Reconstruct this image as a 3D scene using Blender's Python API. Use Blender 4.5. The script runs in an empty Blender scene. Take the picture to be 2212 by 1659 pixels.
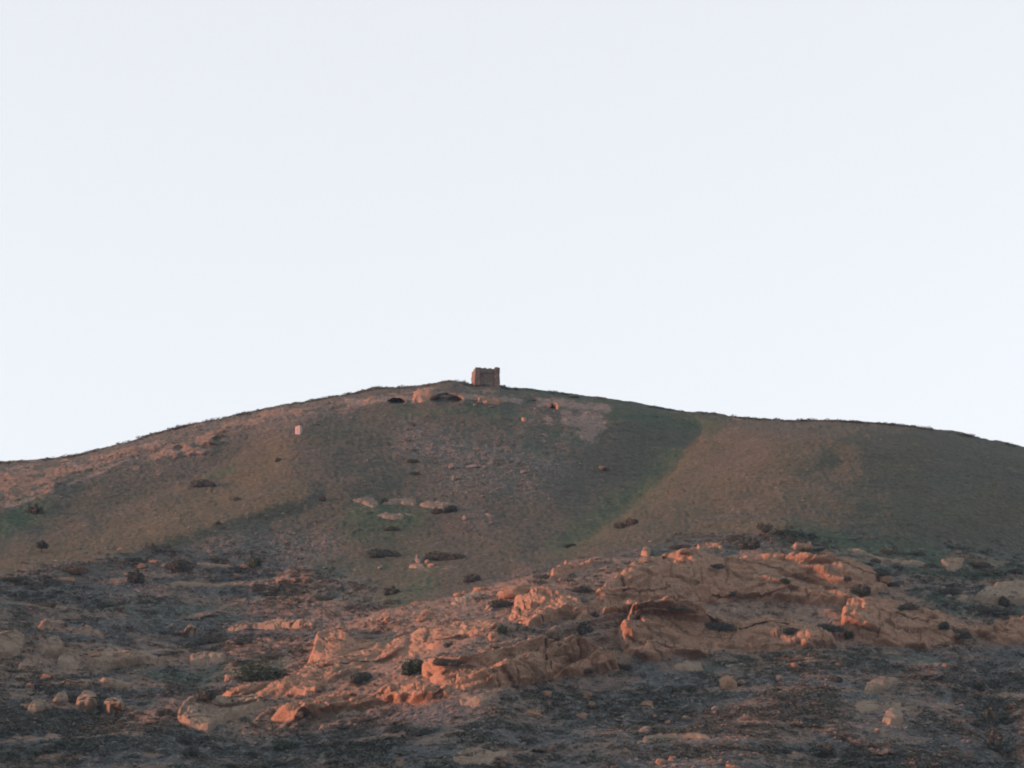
import bpy, math, random
import numpy as np
from mathutils import Vector, Matrix

random.seed(7)
RNG = np.random.default_rng(7)
C = bpy.context.scene.collection
SC = bpy.context.scene

# ------------------------------------------------------------------ camera, sky, sun, exposure
PITCH = math.radians(13.3)
HFOV = math.radians(24.7)
FPX = 1106.0 / math.tan(HFOV / 2)          # the photo measured on a 2212 x 1659 sheet
CAM = np.array([0.0, 0.0, 1.7])
cd = bpy.data.cameras.new('camera')
cam = bpy.data.objects.new('camera', cd)
C.objects.link(cam)
cam.location = CAM
cam.rotation_euler = (math.radians(90) + PITCH, 0, 0)
cd.sensor_width = 36.0
cd.lens = 18.0 / math.tan(HFOV / 2)
cd.clip_start = 0.5
cd.clip_end = 30000
SC.camera = cam

SUN_EL = math.radians(7.0)
SUN_AZ = math.radians(80.0)                 # from straight behind the camera, round to the left
to_sun = Vector((-math.sin(SUN_AZ) * math.cos(SUN_EL), -math.cos(SUN_AZ) * math.cos(SUN_EL), math.sin(SUN_EL)))
w = bpy.data.worlds.new('World')
SC.world = w
w.use_nodes = True
nt = w.node_tree
nt.nodes.clear()
sky = nt.nodes.new('ShaderNodeTexSky')
sky.sky_type = 'NISHITA'
sky.sun_disc = False
sky.sun_elevation = SUN_EL
sky.sun_rotation = math.atan2(to_sun.x, to_sun.y) % (2 * math.pi)
sky.altitude = 600
sky.air_density = 1.0
sky.dust_density = 1.8
sky.ozone_density = 3.0
hs = nt.nodes.new('ShaderNodeHueSaturation')
hs.inputs['Saturation'].default_value = 0.24
bg = nt.nodes.new('ShaderNodeBackground')
bg.inputs['Strength'].default_value = 0.15
wo = nt.nodes.new('ShaderNodeOutputWorld')
nt.links.new(sky.outputs[0], hs.inputs['Color'])
veil = nt.nodes.new('ShaderNodeMix'); veil.data_type = 'RGBA'     # thin even high cloud veil over the clear sky
veil.inputs[0].default_value = 0.72
veil.inputs[7].default_value = (1.505, 1.54, 1.585, 1)
nt.links.new(hs.outputs[0], veil.inputs[6])
nt.links.new(veil.outputs[2], bg.inputs[0])
nt.links.new(bg.outputs[0], wo.inputs[0])

sl = bpy.data.lights.new('sun', 'SUN')
sl.energy = 2.0
sl.angle = math.radians(2.0)
sl.color = (1.0, 0.37, 0.22)
so = bpy.data.objects.new('sun', sl)
C.objects.link(so)
so.rotation_euler = to_sun.to_track_quat('Z', 'Y').to_euler()

SC.view_settings.view_transform = 'Standard'
SC.view_settings.look = 'None'
SC.view_settings.exposure = 1.9
SC.view_settings.gamma = 1.0
SC.render.filter_size = 1.9
SC.cycles.filter_width = 1.9
SC.cycles.max_bounces = 5

# ------------------------------------------------------------------ numpy noise
def _hash(ix, iy, iz, seed):
    h = (ix.astype(np.int64) * 374761393 + iy.astype(np.int64) * 668265263 + iz.astype(np.int64) * 2147483647 + seed * 1274126177) & 0xFFFFFFFF
    h = ((h ^ (h >> 13)) * 1274126177) & 0xFFFFFFFF
    h = ((h ^ (h >> 15)) * 2246822519) & 0xFFFFFFFF
    return h ^ (h >> 16)

def rnd(ix, iy, iz, seed):
    return _hash(ix, iy, iz, seed).astype(np.float64) / 4294967295.0

def vnoise(p, scale, seed=0):
    """smooth noise in -1..1; p is (n,3), scale a size in metres (number or 3-tuple)"""
    q = p / np.asarray(scale, dtype=float)
    i = np.floor(q)
    f = q - i
    f = f * f * f * (f * (f * 6 - 15) + 10)
    i = i.astype(np.int64)
    out = 0
    for dx in (0, 1):
        wx = f[:, 0] if dx else 1 - f[:, 0]
        for dy in (0, 1):
            wy = f[:, 1] if dy else 1 - f[:, 1]
            for dz in (0, 1):
                wz = f[:, 2] if dz else 1 - f[:, 2]
                out = out + wx * wy * wz * rnd(i[:, 0] + dx, i[:, 1] + dy, i[:, 2] + dz, seed)
    return out * 2 - 1

def fbm(p, scale, octaves=4, seed=0, gain=0.5):
    s = np.asarray(scale, dtype=float)
    a, out, tot = 1.0, 0, 0
    for o in range(octaves):
        out = out + a * vnoise(p, s / 2 ** o, seed + o * 17)
        tot += a
        a *= gain
    return out / tot

def ridged(p, scale, octaves=4, seed=0):
    s = np.asarray(scale, dtype=float)
    a, out, tot = 1.0, 0, 0
    for o in range(octaves):
        out = out + a * (1 - np.abs(vnoise(p, s / 2 ** o, seed + o * 31)) * 2)
        tot += a
        a *= 0.5
    return out / tot

def blocks(p, scale, seed=0, tilt=0.6):
    """blocky rock: every cell is a tilted facet at a height of its own; returns height (about -1..1) and crack 0..1"""
    q = p / np.asarray(scale, dtype=float)
    ci = np.floor(q).astype(np.int64)
    n = len(q)
    f1 = np.full(n, 1e9); f2 = np.full(n, 1e9)
    hgt = np.zeros(n)
    for dx in (-1, 0, 1):
        for dy in (-1, 0, 1):
            for dz in (-1, 0, 1):
                a, b, c = ci[:, 0] + dx, ci[:, 1] + dy, ci[:, 2] + dz
                ox = a + rnd(a, b, c, seed + 1); oy = b + rnd(a, b, c, seed + 2); oz = c + rnd(a, b, c, seed + 3)
                ex, ey, ez = q[:, 0] - ox, q[:, 1] - oy, q[:, 2] - oz
                d = ex * ex + ey * ey + ez * ez
                hv = (rnd(a, b, c, seed + 4) * 2 - 1) + tilt * ((rnd(a, b, c, seed + 5) * 2 - 1) * ex + (rnd(a, b, c, seed + 6) * 2 - 1) * ey + (rnd(a, b, c, seed + 7) * 2 - 1) * ez) * 2
                near = d < f1
                f2 = np.where(near, f1, np.minimum(f2, d))
                hgt = np.where(near, hv, hgt)
                f1 = np.where(near, d, f1)
    return hgt, np.sqrt(f2) - np.sqrt(f1)

def smooth(x, a, b):
    t = np.clip((x - a) / (b - a), 0, 1)
    return t * t * (3 - 2 * t)

def line_dist(u, v, pts):
    """distance in sheet pixels to a polyline, and the side (positive below / right)"""
    best = np.full(u.shape, 1e9); side = np.zeros(u.shape)
    for (x0, y0), (x1, y1) in zip(pts[:-1], pts[1:]):
        dx, dy = x1 - x0, y1 - y0
        t = np.clip(((u - x0) * dx + (v - y0) * dy) / (dx * dx + dy * dy), 0, 1)
        px, py = x0 + t * dx, y0 + t * dy
        d = np.hypot(u - px, v - py)
        near = d < best
        best = np.where(near, d, best)
        side = np.where(near, (dx * (v - y0) - dy * (u - x0)) / (math.hypot(dx, dy) * np.maximum(d, 1e-6)), side)
    return best, side

def poly_sd(u, v, poly):
    """signed distance to a closed outline, positive inside"""
    d, _ = line_dist(u, v, list(poly) + [poly[0]])
    ins = np.zeros(u.shape, bool)
    n = len(poly)
    for i in range(n):
        x0, y0 = poly[i]; x1, y1 = poly[(i + 1) % n]
        if y0 == y1: continue
        cond = ((y0 > v) != (y1 > v)) & (u < (x1 - x0) * (v - y0) / (y1 - y0) + x0)
        ins ^= cond
    return np.where(ins, d, -d)

# ------------------------------------------------------------------ the shape of the hill
SIL = [(-1900, 1500), (-1100, 1280), (-700, 1150), (-350, 1050), (-150, 1012), (0, 997), (60, 995), (120, 990), (160, 983), (230, 966), (310, 943), (390, 920), (480, 902),
       (560, 885), (640, 870), (720, 855), (770, 847), (812, 837), (850, 835), (900, 834), (930, 829), (955, 823), (975, 821), (1000, 824),
       (1019, 830), (1048, 831), (1080, 832), (1100, 837), (1150, 840), (1200, 847), (1260, 854), (1310, 860), (1370, 869), (1430, 880), (1480, 888),
       (1530, 891), (1580, 898), (1640, 904), (1700, 907), (1760, 906), (1840, 909), (1900, 913), (1960, 918), (2020, 926), (2100, 940),
       (2160, 953), (2212, 966), (2300, 990), (2560, 1070), (3000, 1240), (3900, 1500)]
SU = np.array([s[0] for s in SIL], float); SV = np.array([s[1] for s in SIL], float)
def sil(u): return np.interp(u, SU, SV)
VB = 1880.0
RIDGE_D = [(-1900, 560), (-350, 630), (0, 645), (400, 668), (800, 690), (1048, 692), (1300, 700), (1500, 705), (1750, 672), (1950, 664), (2212, 672), (2600, 690), (3900, 720)]
FOOT_D = [(-1900, 360), (0, 398), (400, 436), (560, 440), (700, 426), (1000, 398), (1400, 392), (1800, 404), (2212, 420), (3900, 450)]

_g = np.arange(-1900, 3901, 10.0)
def _soft(tab, sig):
    y = np.interp(_g, *zip(*tab))
    k = np.exp(-0.5 * (np.arange(-int(3 * sig), int(3 * sig) + 1, 10) / sig) ** 2); k /= k.sum()
    y = np.convolve(np.pad(y, len(k) // 2, 'edge'), k, 'valid')
    return lambda u: np.interp(u, _g, y)
SILS = _soft(SIL, 110.0); RDS = _soft(RIDGE_D, 150.0); FDS = _soft(FOOT_D, 150.0)

RIDGES = [   # spurs: (polyline, metres nearer, width above/left, width below/right)
    ([(700, 1040), (600, 1095), (470, 1135), (300, 1192), (150, 1232), (0, 1262), (-350, 1330)], 13, 95, 150),
    ([(1760, 915), (1660, 1010), (1560, 1090), (1440, 1150), (1290, 1200), (1110, 1265), (900, 1345), (690, 1430), (560, 1500), (420, 1590), (330, 1680), (280, 1800)], 26, 120, 210),
    ([(2350, 1000), (2150, 1090), (1900, 1130), (1700, 1130)], 10, 120, 90),
    ([(660, 880), (640, 930), (600, 985)], 6, 60, 60),
    ([(250, 960), (120, 1030), (0, 1080)], 3, 60, 50),
    ([(760, 860), (900, 850), (1100, 850)], 5, 25, 22),
    ([(1050, 1560), (950, 1640), (850, 1760)], 10, 100, 120),
    ([(1750, 1480), (1650, 1560), (1560, 1680)], 9, 90, 120),
    ([(2050, 1260), (2212, 1230)], 6, 50, 60),
    ([(2120, 1330), (1950, 1285), (1700, 1262), (1480, 1268), (1300, 1308), (1130, 1372), (1000, 1420)], 8, 60, 110),
    ([(1520, 965), (1440, 1050), (1370, 1108), (1300, 1152), (1235, 1190), (1160, 1222)], 7, 10, 80),
    ([(660, 1070), (470, 1127), (300, 1184), (150, 1222), (0, 1252), (-200, 1290)], 3.5, 60, 18),
    ([(530, 1000), (430, 1048), (330, 1094), (200, 1132)], 4, 13, 60),
]
GULLIES = [
    ([(560, 1000), (460, 1050), (300, 1105), (100, 1150), (-150, 1215)], 6, 50, 45),
    ([(1530, 950), (1470, 1005), (1400, 1080), (1320, 1135), (1240, 1180), (1080, 1235), (900, 1290), (780, 1340), (640, 1400), (480, 1490)], 16, 120, 70),
    ([(1800, 1010), (1620, 1060), (1500, 1105)], 4, 40, 40),
    ([(2140, 1400), (2135, 1520), (2170, 1660)], 8, 40, 40),
    ([(640, 1150), (560, 1260), (430, 1330)], 3, 90, 90),
    ([(1250, 1480), (1180, 1600), (1120, 1750)], 7, 80, 80),
    ([(200, 1330), (60, 1340)], 4, 60, 30),
]

def base_depth(u, v):
    vs = sil(u)
    vq = SILS(u)
    q = (v - vq) / (1659.0 - vq)
    D = RDS(u) * (1 - q) + FDS(u) * q
    s = np.clip((v - vs) / 70.0, 0, 1)
    fade = smooth(v - vs, 0, 40)
    wv = 3.5 * vnoise(np.stack([u.ravel(), v.ravel(), v.ravel() * 0], -1), (80, 60, 1), 31).reshape(u.shape) + 1.5 * vnoise(np.stack([u.ravel(), v.ravel(), v.ravel() * 0], -1), (28, 22, 1), 32).reshape(u.shape)
    D = D + 26 * (1 - np.sqrt(np.clip(1 - (1 - s) ** 2, 0, 1))) - 13 * (1 - s) ** 2 * 0
    for pts, A, wa, wb in RIDGES:
        d, side = line_dist(u + wv, v + wv, pts)
        # polylines run right to left or up to down: decide above / below from the height at that column
        sg = np.clip(side, -1, 1) * (1 if pts[0][0] > pts[-1][0] else -1)
        ww = wa * (1 + sg) / 2 + wb * (1 - sg) / 2
        D = D - A * np.exp(-(d / ww) ** 2) * fade
    for pts, A, wa, wb in GULLIES:
        d, side = line_dist(u + wv, v + wv, pts)
        sg = np.clip(side, -1, 1) * (1 if pts[0][0] > pts[-1][0] else -1)
        ww = wa * (1 + sg) / 2 + wb * (1 - sg) / 2
        D = D + A * np.exp(-(d / ww) ** 2) * fade
    return D

def ray(u, v):
    a = (u - 1106.0) / FPX; b = (829.5 - v) / FPX
    cp, sp = math.cos(PITCH), math.sin(PITCH)
    return np.stack([a, cp - b * sp, sp + b * cp], -1)

def point(u, v, D):
    r = ray(u, v)
    return CAM + r * (D / r[..., 1])[..., None]

US = np.concatenate([np.linspace(-1900, -300, 60)[:-1], np.arange(-300, 2520, 2.0), np.linspace(2520, 3900, 50)])
NR = 520
TS = np.linspace(0, 1, NR)
UU, TT = np.meshgrid(US, TS)
VS = sil(UU)
VV = VS + TT * (VB - VS)
DD = base_depth(UU, VV)

# recesses of the hollows under the summit (real holes in the slope)
HOLLOWS = [((857, 866), 20, 9, 8.0), ((966, 862), 36, 15, 10.0), ((1194, 883), 7, 4, 3.0), ((1152, 868), 14, 7, 2.0)]
for (hu, hv), a, b, dep in HOLLOWS:
    rr = np.hypot((UU - hu) / a, np.where(VV > hv, (VV - hv) / (b * 0.62), (VV - hv) / b))
    DD = DD + dep * (1 - smooth(rr, 0.72, 1.05)) * (0.35 + 0.65 * smooth((VV - hv) / b, -.9, .1) if a > 30 else 1.0)

PB = point(UU, VV, DD)                       # smooth hill
def normals(P):
    du = np.gradient(P, axis=1); dv = np.gradient(P, axis=0)
    n = np.cross(dv, du)
    n /= np.linalg.norm(n, axis=-1, keepdims=True) + 1e-12
    return np.where((n[..., 2:3] < 0), -n, n)

# where the low rocky ground begins
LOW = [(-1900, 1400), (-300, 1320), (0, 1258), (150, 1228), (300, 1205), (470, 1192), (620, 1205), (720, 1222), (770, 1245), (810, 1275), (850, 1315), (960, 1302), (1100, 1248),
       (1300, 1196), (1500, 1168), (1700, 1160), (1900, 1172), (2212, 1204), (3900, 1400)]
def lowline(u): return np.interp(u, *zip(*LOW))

def stroke(u, v, items):
    out = np.zeros(u.shape)
    for pts, wd, s in items:
        if len(pts) == 1: d = np.hypot(u - pts[0][0], v - pts[0][1])
        else: d, _ = line_dist(u, v, pts)
        out = np.maximum(out, s * np.exp(-(d / wd) ** 2))
    return out
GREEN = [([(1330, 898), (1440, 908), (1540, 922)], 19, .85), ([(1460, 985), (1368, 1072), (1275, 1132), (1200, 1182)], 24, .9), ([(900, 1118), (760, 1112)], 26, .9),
         ([(850, 1140), (760, 1150)], 26, .6), ([(-100, 1190), (0, 1140), (70, 1095)], 30, 1.0), ([(860, 888), (1000, 886), (1140, 892)], 9, .8), ([(920, 1262), (840, 1300)], 26, .8),
         ([(1190, 935), (1235, 945)], 14, .8), ([(1720, 1163), (1950, 1200), (2212, 1240)], 34, .95), ([(1950, 1290), (2230, 1320)], 22, .7), ([(1400, 1206), (1700, 1195)], 8, .6), ([(300, 1462), (450, 1470), (600, 1432)], 20, .7), ([(-60, 1325), (500, 1320)], 30, .5), ([(600, 1290), (840, 1290)], 30, .5), ([(1500, 1450), (1700, 1430), (2000, 1420)], 16, .5), ([(1100, 835), (1500, 886)], 10, .7), ([(440, 1035), (500, 1015)], 10, .8),
         ([(1130, 960), (1160, 975)], 14, .7), ([(2212, 1000), (2000, 1080), (1850, 1130)], 60, .15), ([(700, 1230), (900, 1220)], 50, .35)]
SUNLIT_GOLD = [([(-100, 1250), (0, 1228), (200, 1180), (400, 1115), (520, 1050), (600, 985)], 36, 1.0), ([(150, 1222), (320, 1178), (470, 1128), (640, 1070)], 20, 1.0),  # dry grass, with the low sun's gold painted into its colour
        ([(1245, 1186), (1340, 1140), (1430, 1065), (1490, 1000), (1560, 950)], 32, .9), ([(1250, 1196), (1450, 1152), (1650, 1128), (1800, 1128)], 18, .9),
        ([(1480, 1075), (1700, 1000), (1950, 985)], 60, .7), ([(1650, 1080), (1900, 1075), (2230, 1110)], 40, .5), ([(1640, 915), (1560, 960)], 24, .5)]
STONY = [([(900, 965), (1040, 985), (1180, 1000)], 55, .9), ([(960, 1040), (1150, 1040)], 40, .7), ([(480, 1185), (700, 1175)], 42, .8), ([(-100, 1300), (300, 1290), (700, 1290)], 60, .7),
         ([(-100, 1030), (150, 1010), (330, 970), (520, 915), (740, 865)], 36, .8), ([(1130, 905), (1150, 960), (1250, 960)], 30, .6), ([(0, 1075), (150, 1040)], 28, .7),
         ([(1010, 1110), (1040, 1130)], 30, .4), ([(1700, 1500), (2212, 1500)], 90, .9), ([(1400, 1580), (1000, 1560)], 70, .7)]
SOIL_AND_LIT = [([(1165, 868), (1230, 876), (1310, 884)], 12, 1.0), ([(1255, 905), (1290, 918), (1270, 935)], 24, 1.0), ([(1180, 902), (1188, 912)], 11, .8), ([(1178, 938)], 8, .7), ([(1215, 935)], 9, .7), ([(1140, 905), (1150, 905)], 9, .8),  # bare soil, plus sunlit strips of the banks painted in the same colour
        ([(1225, 895), (1225, 915)], 14, .9), ([(140, 995), (172, 1012)], 6, .9), ([(755, 870), (850, 857), (950, 851), (1060, 862), (1125, 864)], 9, .75), ([(1000, 850), (1070, 840)], 10, .5), ([(890, 858), (930, 843)], 9, .9),
        ([(1092, 858), (1118, 862)], 6, .9), ([(0, 1018), (60, 1012)], 10, .6), ([(1585, 899), (1600, 901)], 4, 1.0), ([(1640, 912), (1560, 950)], 10, .25),
        ([(20, 1086), (70, 1076)], 5, 1.0), ([(310, 966), (356, 956)], 6, .8), ([(352, 975), (440, 978)], 5, .8), ([(150, 1043), (234, 1009), (272, 992)], 4, 1.0),
        ([(960, 965), (1050, 962)], 6, .6), ([(905, 1232), (1000, 1228)], 7, .4)]

flatU, flatV = UU.ravel(), VV.ravel()
wob = fbm(PB.reshape(-1, 3), (14, 14, 14), 4, 5).reshape(UU.shape)
wob2 = fbm(PB.reshape(-1, 3), (5, 5, 5), 3, 9).reshape(UU.shape)
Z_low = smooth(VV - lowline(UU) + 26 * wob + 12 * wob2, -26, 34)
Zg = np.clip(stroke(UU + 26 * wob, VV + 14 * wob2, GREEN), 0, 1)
Zd = np.clip(stroke(UU, VV, SUNLIT_GOLD) + 0.12 * wob, 0, 1)
Zs = np.clip(stroke(UU, VV, STONY) * (0.8 + 0.6 * wob), 0, 1)
Ze = np.clip(stroke(UU + 10 * wob2, VV + 7 * wob, SOIL_AND_LIT) + 0.45 * wob2, 0, 1)
ROCKY = [(430, 1530), (560, 1470), (680, 1395), (790, 1335), (960, 1290), (1110, 1250), (1290, 1205), (1500, 1200), (1727, 1200), (1860, 1225), (1945, 1262), (2060, 1325), (2230, 1335), (2230, 1385),
         (2000, 1405), (1820, 1402), (1640, 1415), (1400, 1436), (1280, 1470), (1080, 1505), (960, 1530), (820, 1550), (640, 1580), (500, 1580)]
CORE = [(1240, 1330), (1290, 1288), (1343, 1256), (1400, 1226), (1515, 1214), (1727, 1209), (1854, 1233), (1932, 1262), (2000, 1305), (2060, 1340), (2060, 1372), (1997, 1398), (1812, 1398), (1640, 1410), (1400, 1430), (1330, 1400)]
Zr = 0.72 * smooth(poly_sd(UU, VV, ROCKY) + 16 * wob + 9 * wob2, -10, 12)
Zr = np.maximum(Zr, smooth(poly_sd(UU, VV, CORE) + 18 * wob + 8 * wob2, -8, 10))
ROCKY2 = [(-300, 1370), (0, 1372), (180, 1390), (400, 1400), (520, 1410), (520, 1450), (360, 1460), (150, 1465), (-300, 1470)]
Zr = np.maximum(Zr, 0.6 * smooth(poly_sd(UU, VV, ROCKY2) + 20 * wob + 12 * wob2, -8, 12))
BANDS = [([(80, 1358), (220, 1382)], 6, .9), ([(-60, 1402), (240, 1418), (500, 1430)], 9, .8), ([(100, 1490), (360, 1488)], 6, .8), ([(50, 1525), (280, 1536)], 8, .8), ([(380, 1370), (690, 1362)], 6, .8),
         ([(420, 1400), (640, 1394)], 6, .7), ([(550, 1300), (760, 1330)], 6, .5), ([(-60, 1600), (400, 1590)], 9, .6), ([(-60, 1645), (350, 1630)], 9, .6), ([(430, 1560), (570, 1530)], 12, .8), ([(345, 1262), (730, 1262)], 5, .8),
         ([(350, 1222), (520, 1224)], 5, .7), ([(1380, 1612), (1570, 1600), (1750, 1606)], 6, .8), ([(1840, 1535), (2000, 1534)], 9, .9), ([(1600, 1560), (1800, 1580)], 8, .6), ([(1450, 1500), (1700, 1490), (2000, 1495)], 8, .6),
         ([(1000, 1562), (1250, 1530)], 8, .6), ([(700, 1602), (1000, 1580)], 7, .7), ([(860, 1652), (1200, 1622)], 9, .7), ([(1000, 1640), (1090, 1650)], 14, .8), ([(1640, 1640), (2000, 1630)], 8, .5), ([(2040, 1500), (2240, 1510)], 7, .6)]
Zr = np.maximum(Zr, smooth(stroke(UU, VV + 5 * wob2 + 8 * wob, BANDS) + 0.5 * wob2 + .25 * wob, 0.35, 0.75) * 0.95)
ROCKY3 = [(-200, 1000), (160, 983), (330, 945), (560, 888), (760, 852), (770, 872), (640, 905), (560, 930), (440, 985), (280, 1010), (160, 1050), (60, 1085), (-200, 1120)]
Zr = np.maximum(Zr, 0.58 * smooth(poly_sd(UU, VV, ROCKY3) + 34 * wob + 40 * wob2 - 12, -6, 12))
Zr = np.maximum(Zr, 0.42 * smooth(fbm(PB.reshape(-1, 3), (16, 24, 3.0), 3, 77).reshape(UU.shape) + .25 * Z_low - 0.02, 0.2, 0.4) * Z_low)
Zl = np.clip(Z_low + 0.35 * wob * (Z_low > 0.02) * (Z_low < .98), 0, 1)

# folded beds of rock: ledges that follow the arch of the spur
BEDLINE = [(-1900, 1500), (-200, 1500), (200, 1512), (430, 1530), (690, 1385), (1110, 1245), (1290, 1196), (1500, 1172), (1727, 1174), (1950, 1232), (2212, 1290), (3900, 1500)]
BL = _soft(BEDLINE, 50.0)
def beds(U, V, p, seed=0):
    n1 = vnoise(p, (26, 40, 12), 501).reshape(U.shape); n2 = vnoise(p, (6, 9, 3), 502).reshape(U.shape); n3 = vnoise(p, (14, 20, 8), 503).reshape(U.shape)
    b = V - BL(U) + 9 * n1 + 3.5 * n2
    out = 0
    for per, amp_, s_ in ((47.0, 1.0, 1), (15.0, 0.30, 2)):
        ph = b / per + 0.35 * n3 + 50
        k = np.floor(ph); fr = ph - k
        la = rnd(k.astype(np.int64), np.full(k.shape, 3), np.full(k.shape, 5), s_ + 600)
        lat = np.clip(0.55 + 1.1 * vnoise(np.stack([p[:, 0], (k * 37.7).ravel(), p[:, 2] * 0], -1), (15.0 / s_, 1, 1), 604 + s_).reshape(U.shape), 0, 1.3)
        prof = smooth(fr, 0.0, 0.22) * (1 - np.clip((fr - 0.22) / 0.78, 0, 1) ** 1.3)
        out = out + amp_ * (0.35 + 0.9 * la) * lat * prof
    return out

# ground relief
pf = PB.reshape(-1, 3)
rough = np.clip(0.35 + 0.65 * np.maximum(Zl, Zs), 0, 1)
rfade = smooth(VV - VS, 0, 30)
rel = (1.5 * fbm(pf, 34, 3, 21).reshape(UU.shape) * rfade
       + 0.5 * rough * ridged(pf, (13, 13, 8), 3, 33).reshape(UU.shape) * (0.2 + 0.8 * rfade)
       + 0.34 * rough * fbm(pf, (3.6, 3.6, 2.2), 3, 41).reshape(UU.shape)
       + (0.10 + 0.16 * rough) * vnoise(pf, 0.9, 55).reshape(UU.shape)
       + 0.30 * vnoise(pf, (9, 9, 6), 67).reshape(UU.shape)
       + 0.14 * vnoise(pf, (5, 8, .8), 68).reshape(UU.shape)
       + 0.4 * Zl * vnoise(pf, (26, 40, 2.6), 66).reshape(UU.shape))
NB = normals(PB)
PH = PB + NB * rel[..., None]
bd = beds(UU, VV, pf) * np.clip(3.0 * Zr + 0.9 * Zl, 0, 3.2) * rfade
PH[..., 1] -= bd; PH[..., 0] -= bd * PB[..., 0] / PB[..., 1]

def bil(arr, u, v):
    """value of a hill array at sheet point(s) (u, v)"""
    u = np.asarray(u, float); v = np.asarray(v, float)
    c = np.interp(u, US, np.arange(len(US)))
    vs = sil(u)
    r = np.clip((v - vs) / (VB - vs), 0, 0.9999) * (NR - 1)
    c0 = np.clip(np.floor(c).astype(int), 0, len(US) - 2); r0 = np.clip(np.floor(r).astype(int), 0, NR - 2)
    fc, fr = c - c0, r - r0
    if arr.ndim == 3: fc, fr = fc[..., None], fr[..., None]
    return (arr[r0, c0] * (1 - fc) * (1 - fr) + arr[r0, c0 + 1] * fc * (1 - fr) + arr[r0 + 1, c0] * (1 - fc) * fr + arr[r0 + 1, c0 + 1] * fc * fr)

# ------------------------------------------------------------------ mesh helpers
def mesh_np(name, verts, quads=None, tris=None, smooth_shade=True):
    me = bpy.data.meshes.new(name)
    verts = np.asarray(verts, np.float32)
    me.vertices.add(len(verts))
    me.vertices.foreach_set('co', verts.ravel())
    nq = 0 if quads is None else len(quads); ntr = 0 if tris is None else len(tris)
    loops = []
    if nq: loops.append(np.asarray(quads, np.int32).ravel())
    if ntr: loops.append(np.asarray(tris, np.int32).ravel())
    loops = np.concatenate(loops)
    me.loops.add(len(loops))
    me.loops.foreach_set('vertex_index', loops)
    me.polygons.add(nq + ntr)
    starts = np.concatenate([np.arange(nq) * 4, nq * 4 + np.arange(ntr) * 3]).astype(np.int32)
    me.polygons.foreach_set('loop_start', starts)
    me.polygons.foreach_set('loop_total', np.concatenate([np.full(nq, 4), np.full(ntr, 3)]).astype(np.int32))
    me.polygons.foreach_set('use_smooth', np.full(nq + ntr, smooth_shade))
    me.update(calc_edges=True)
    me.validate()
    return me

def link(name, me, mat, parent=None, loc=None):
    o = bpy.data.objects.new(name, me)
    C.objects.link(o)
    if mat and not me.materials: me.materials.append(mat)
    if parent: o.parent = parent
    if loc is not None: o.location = loc
    return o

def tag(o, label, cat, group=None):
    o['label'] = label; o['category'] = cat
    if group: o['group'] = group
    return o

def fattr(me, name, vals):
    a = me.attributes.new(name, 'FLOAT', 'POINT')
    a.data.foreach_set('value', np.asarray(vals, np.float32).ravel())

# ------------------------------------------------------------------ materials
class Mat:
    def __init__(s, name, rough=0.95):
        s.m = bpy.data.materials.new(name); s.m.use_nodes = True
        s.t = s.m.node_tree; s.t.nodes.clear()
        s.b = s.t.nodes.new('ShaderNodeBsdfPrincipled'); s.o = s.t.nodes.new('ShaderNodeOutputMaterial')
        s.b.inputs['Roughness'].default_value = rough
        s.b.inputs['Specular IOR Level'].default_value = 0.12
        s.t.links.new(s.b.outputs[0], s.o.inputs[0])
        s.geo = s.t.nodes.new('ShaderNodeNewGeometry').outputs['Position']
    def attr(s, n):
        a = s.t.nodes.new('ShaderNodeAttribute'); a.attribute_name = n; return a.outputs['Fac']
    def noise(s, scale, detail=4, rough=0.6, stretch=None, off=0):
        vec = s.geo
        m = s.t.nodes.new('ShaderNodeMapping')
        m.inputs['Location'].default_value = (off, off * 1.7, off * .6)
        if stretch: m.inputs['Scale'].default_value = stretch
        s.t.links.new(vec, m.inputs[0])
        n = s.t.nodes.new('ShaderNodeTexNoise')
        n.inputs['Scale'].default_value = scale; n.inputs['Detail'].default_value = detail; n.inputs['Roughness'].default_value = rough
        s.t.links.new(m.outputs[0], n.inputs['Vector'])
        return n.outputs['Fac']
    def remap(s, x, a, b, c=0.0, d=1.0):
        n = s.t.nodes.new('ShaderNodeMapRange'); n.clamp = True
        for k, val in zip((1, 2, 3, 4), (a, b, c, d)): n.inputs[k].default_value = val
        s.t.links.new(x, n.inputs[0]); return n.outputs[0]
    def math(s, op, a, b):
        n = s.t.nodes.new('ShaderNodeMath'); n.operation = op; n.use_clamp = False
        for k, x in enumerate((a, b)):
            if isinstance(x, (int, float)): n.inputs[k].default_value = x
            else: s.t.links.new(x, n.inputs[k])
        return n.outputs[0]
    def mix(s, f, a, b, mode='MIX'):
        n = s.t.nodes.new('ShaderNodeMix'); n.data_type = 'RGBA'; n.blend_type = mode
        for k, x in ((0, f), (6, a), (7, b)):
            if isinstance(x, (int, float)): n.inputs[k].default_value = x
            elif isinstance(x, tuple): n.inputs[k].default_value = (*x, 1)
            else: s.t.links.new(x, n.inputs[k])
        return n.outputs[2]
    def color(s, c):
        if isinstance(c, tuple): s.b.inputs['Base Color'].default_value = (*c, 1)
        else: s.t.links.new(c, s.b.inputs['Base Color'])
    def bump(s, h, dist, strength=1.0, prev=None):
        n = s.t.nodes.new('ShaderNodeBump'); n.inputs['Distance'].default_value = dist; n.inputs['Strength'].default_value = strength
        s.t.links.new(h, n.inputs['Height'])
        if prev is not None: s.t.links.new(prev, n.inputs['Normal'])
        s.t.links.new(n.outputs[0], s.b.inputs['Normal'])
        return n.outputs[0]

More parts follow.
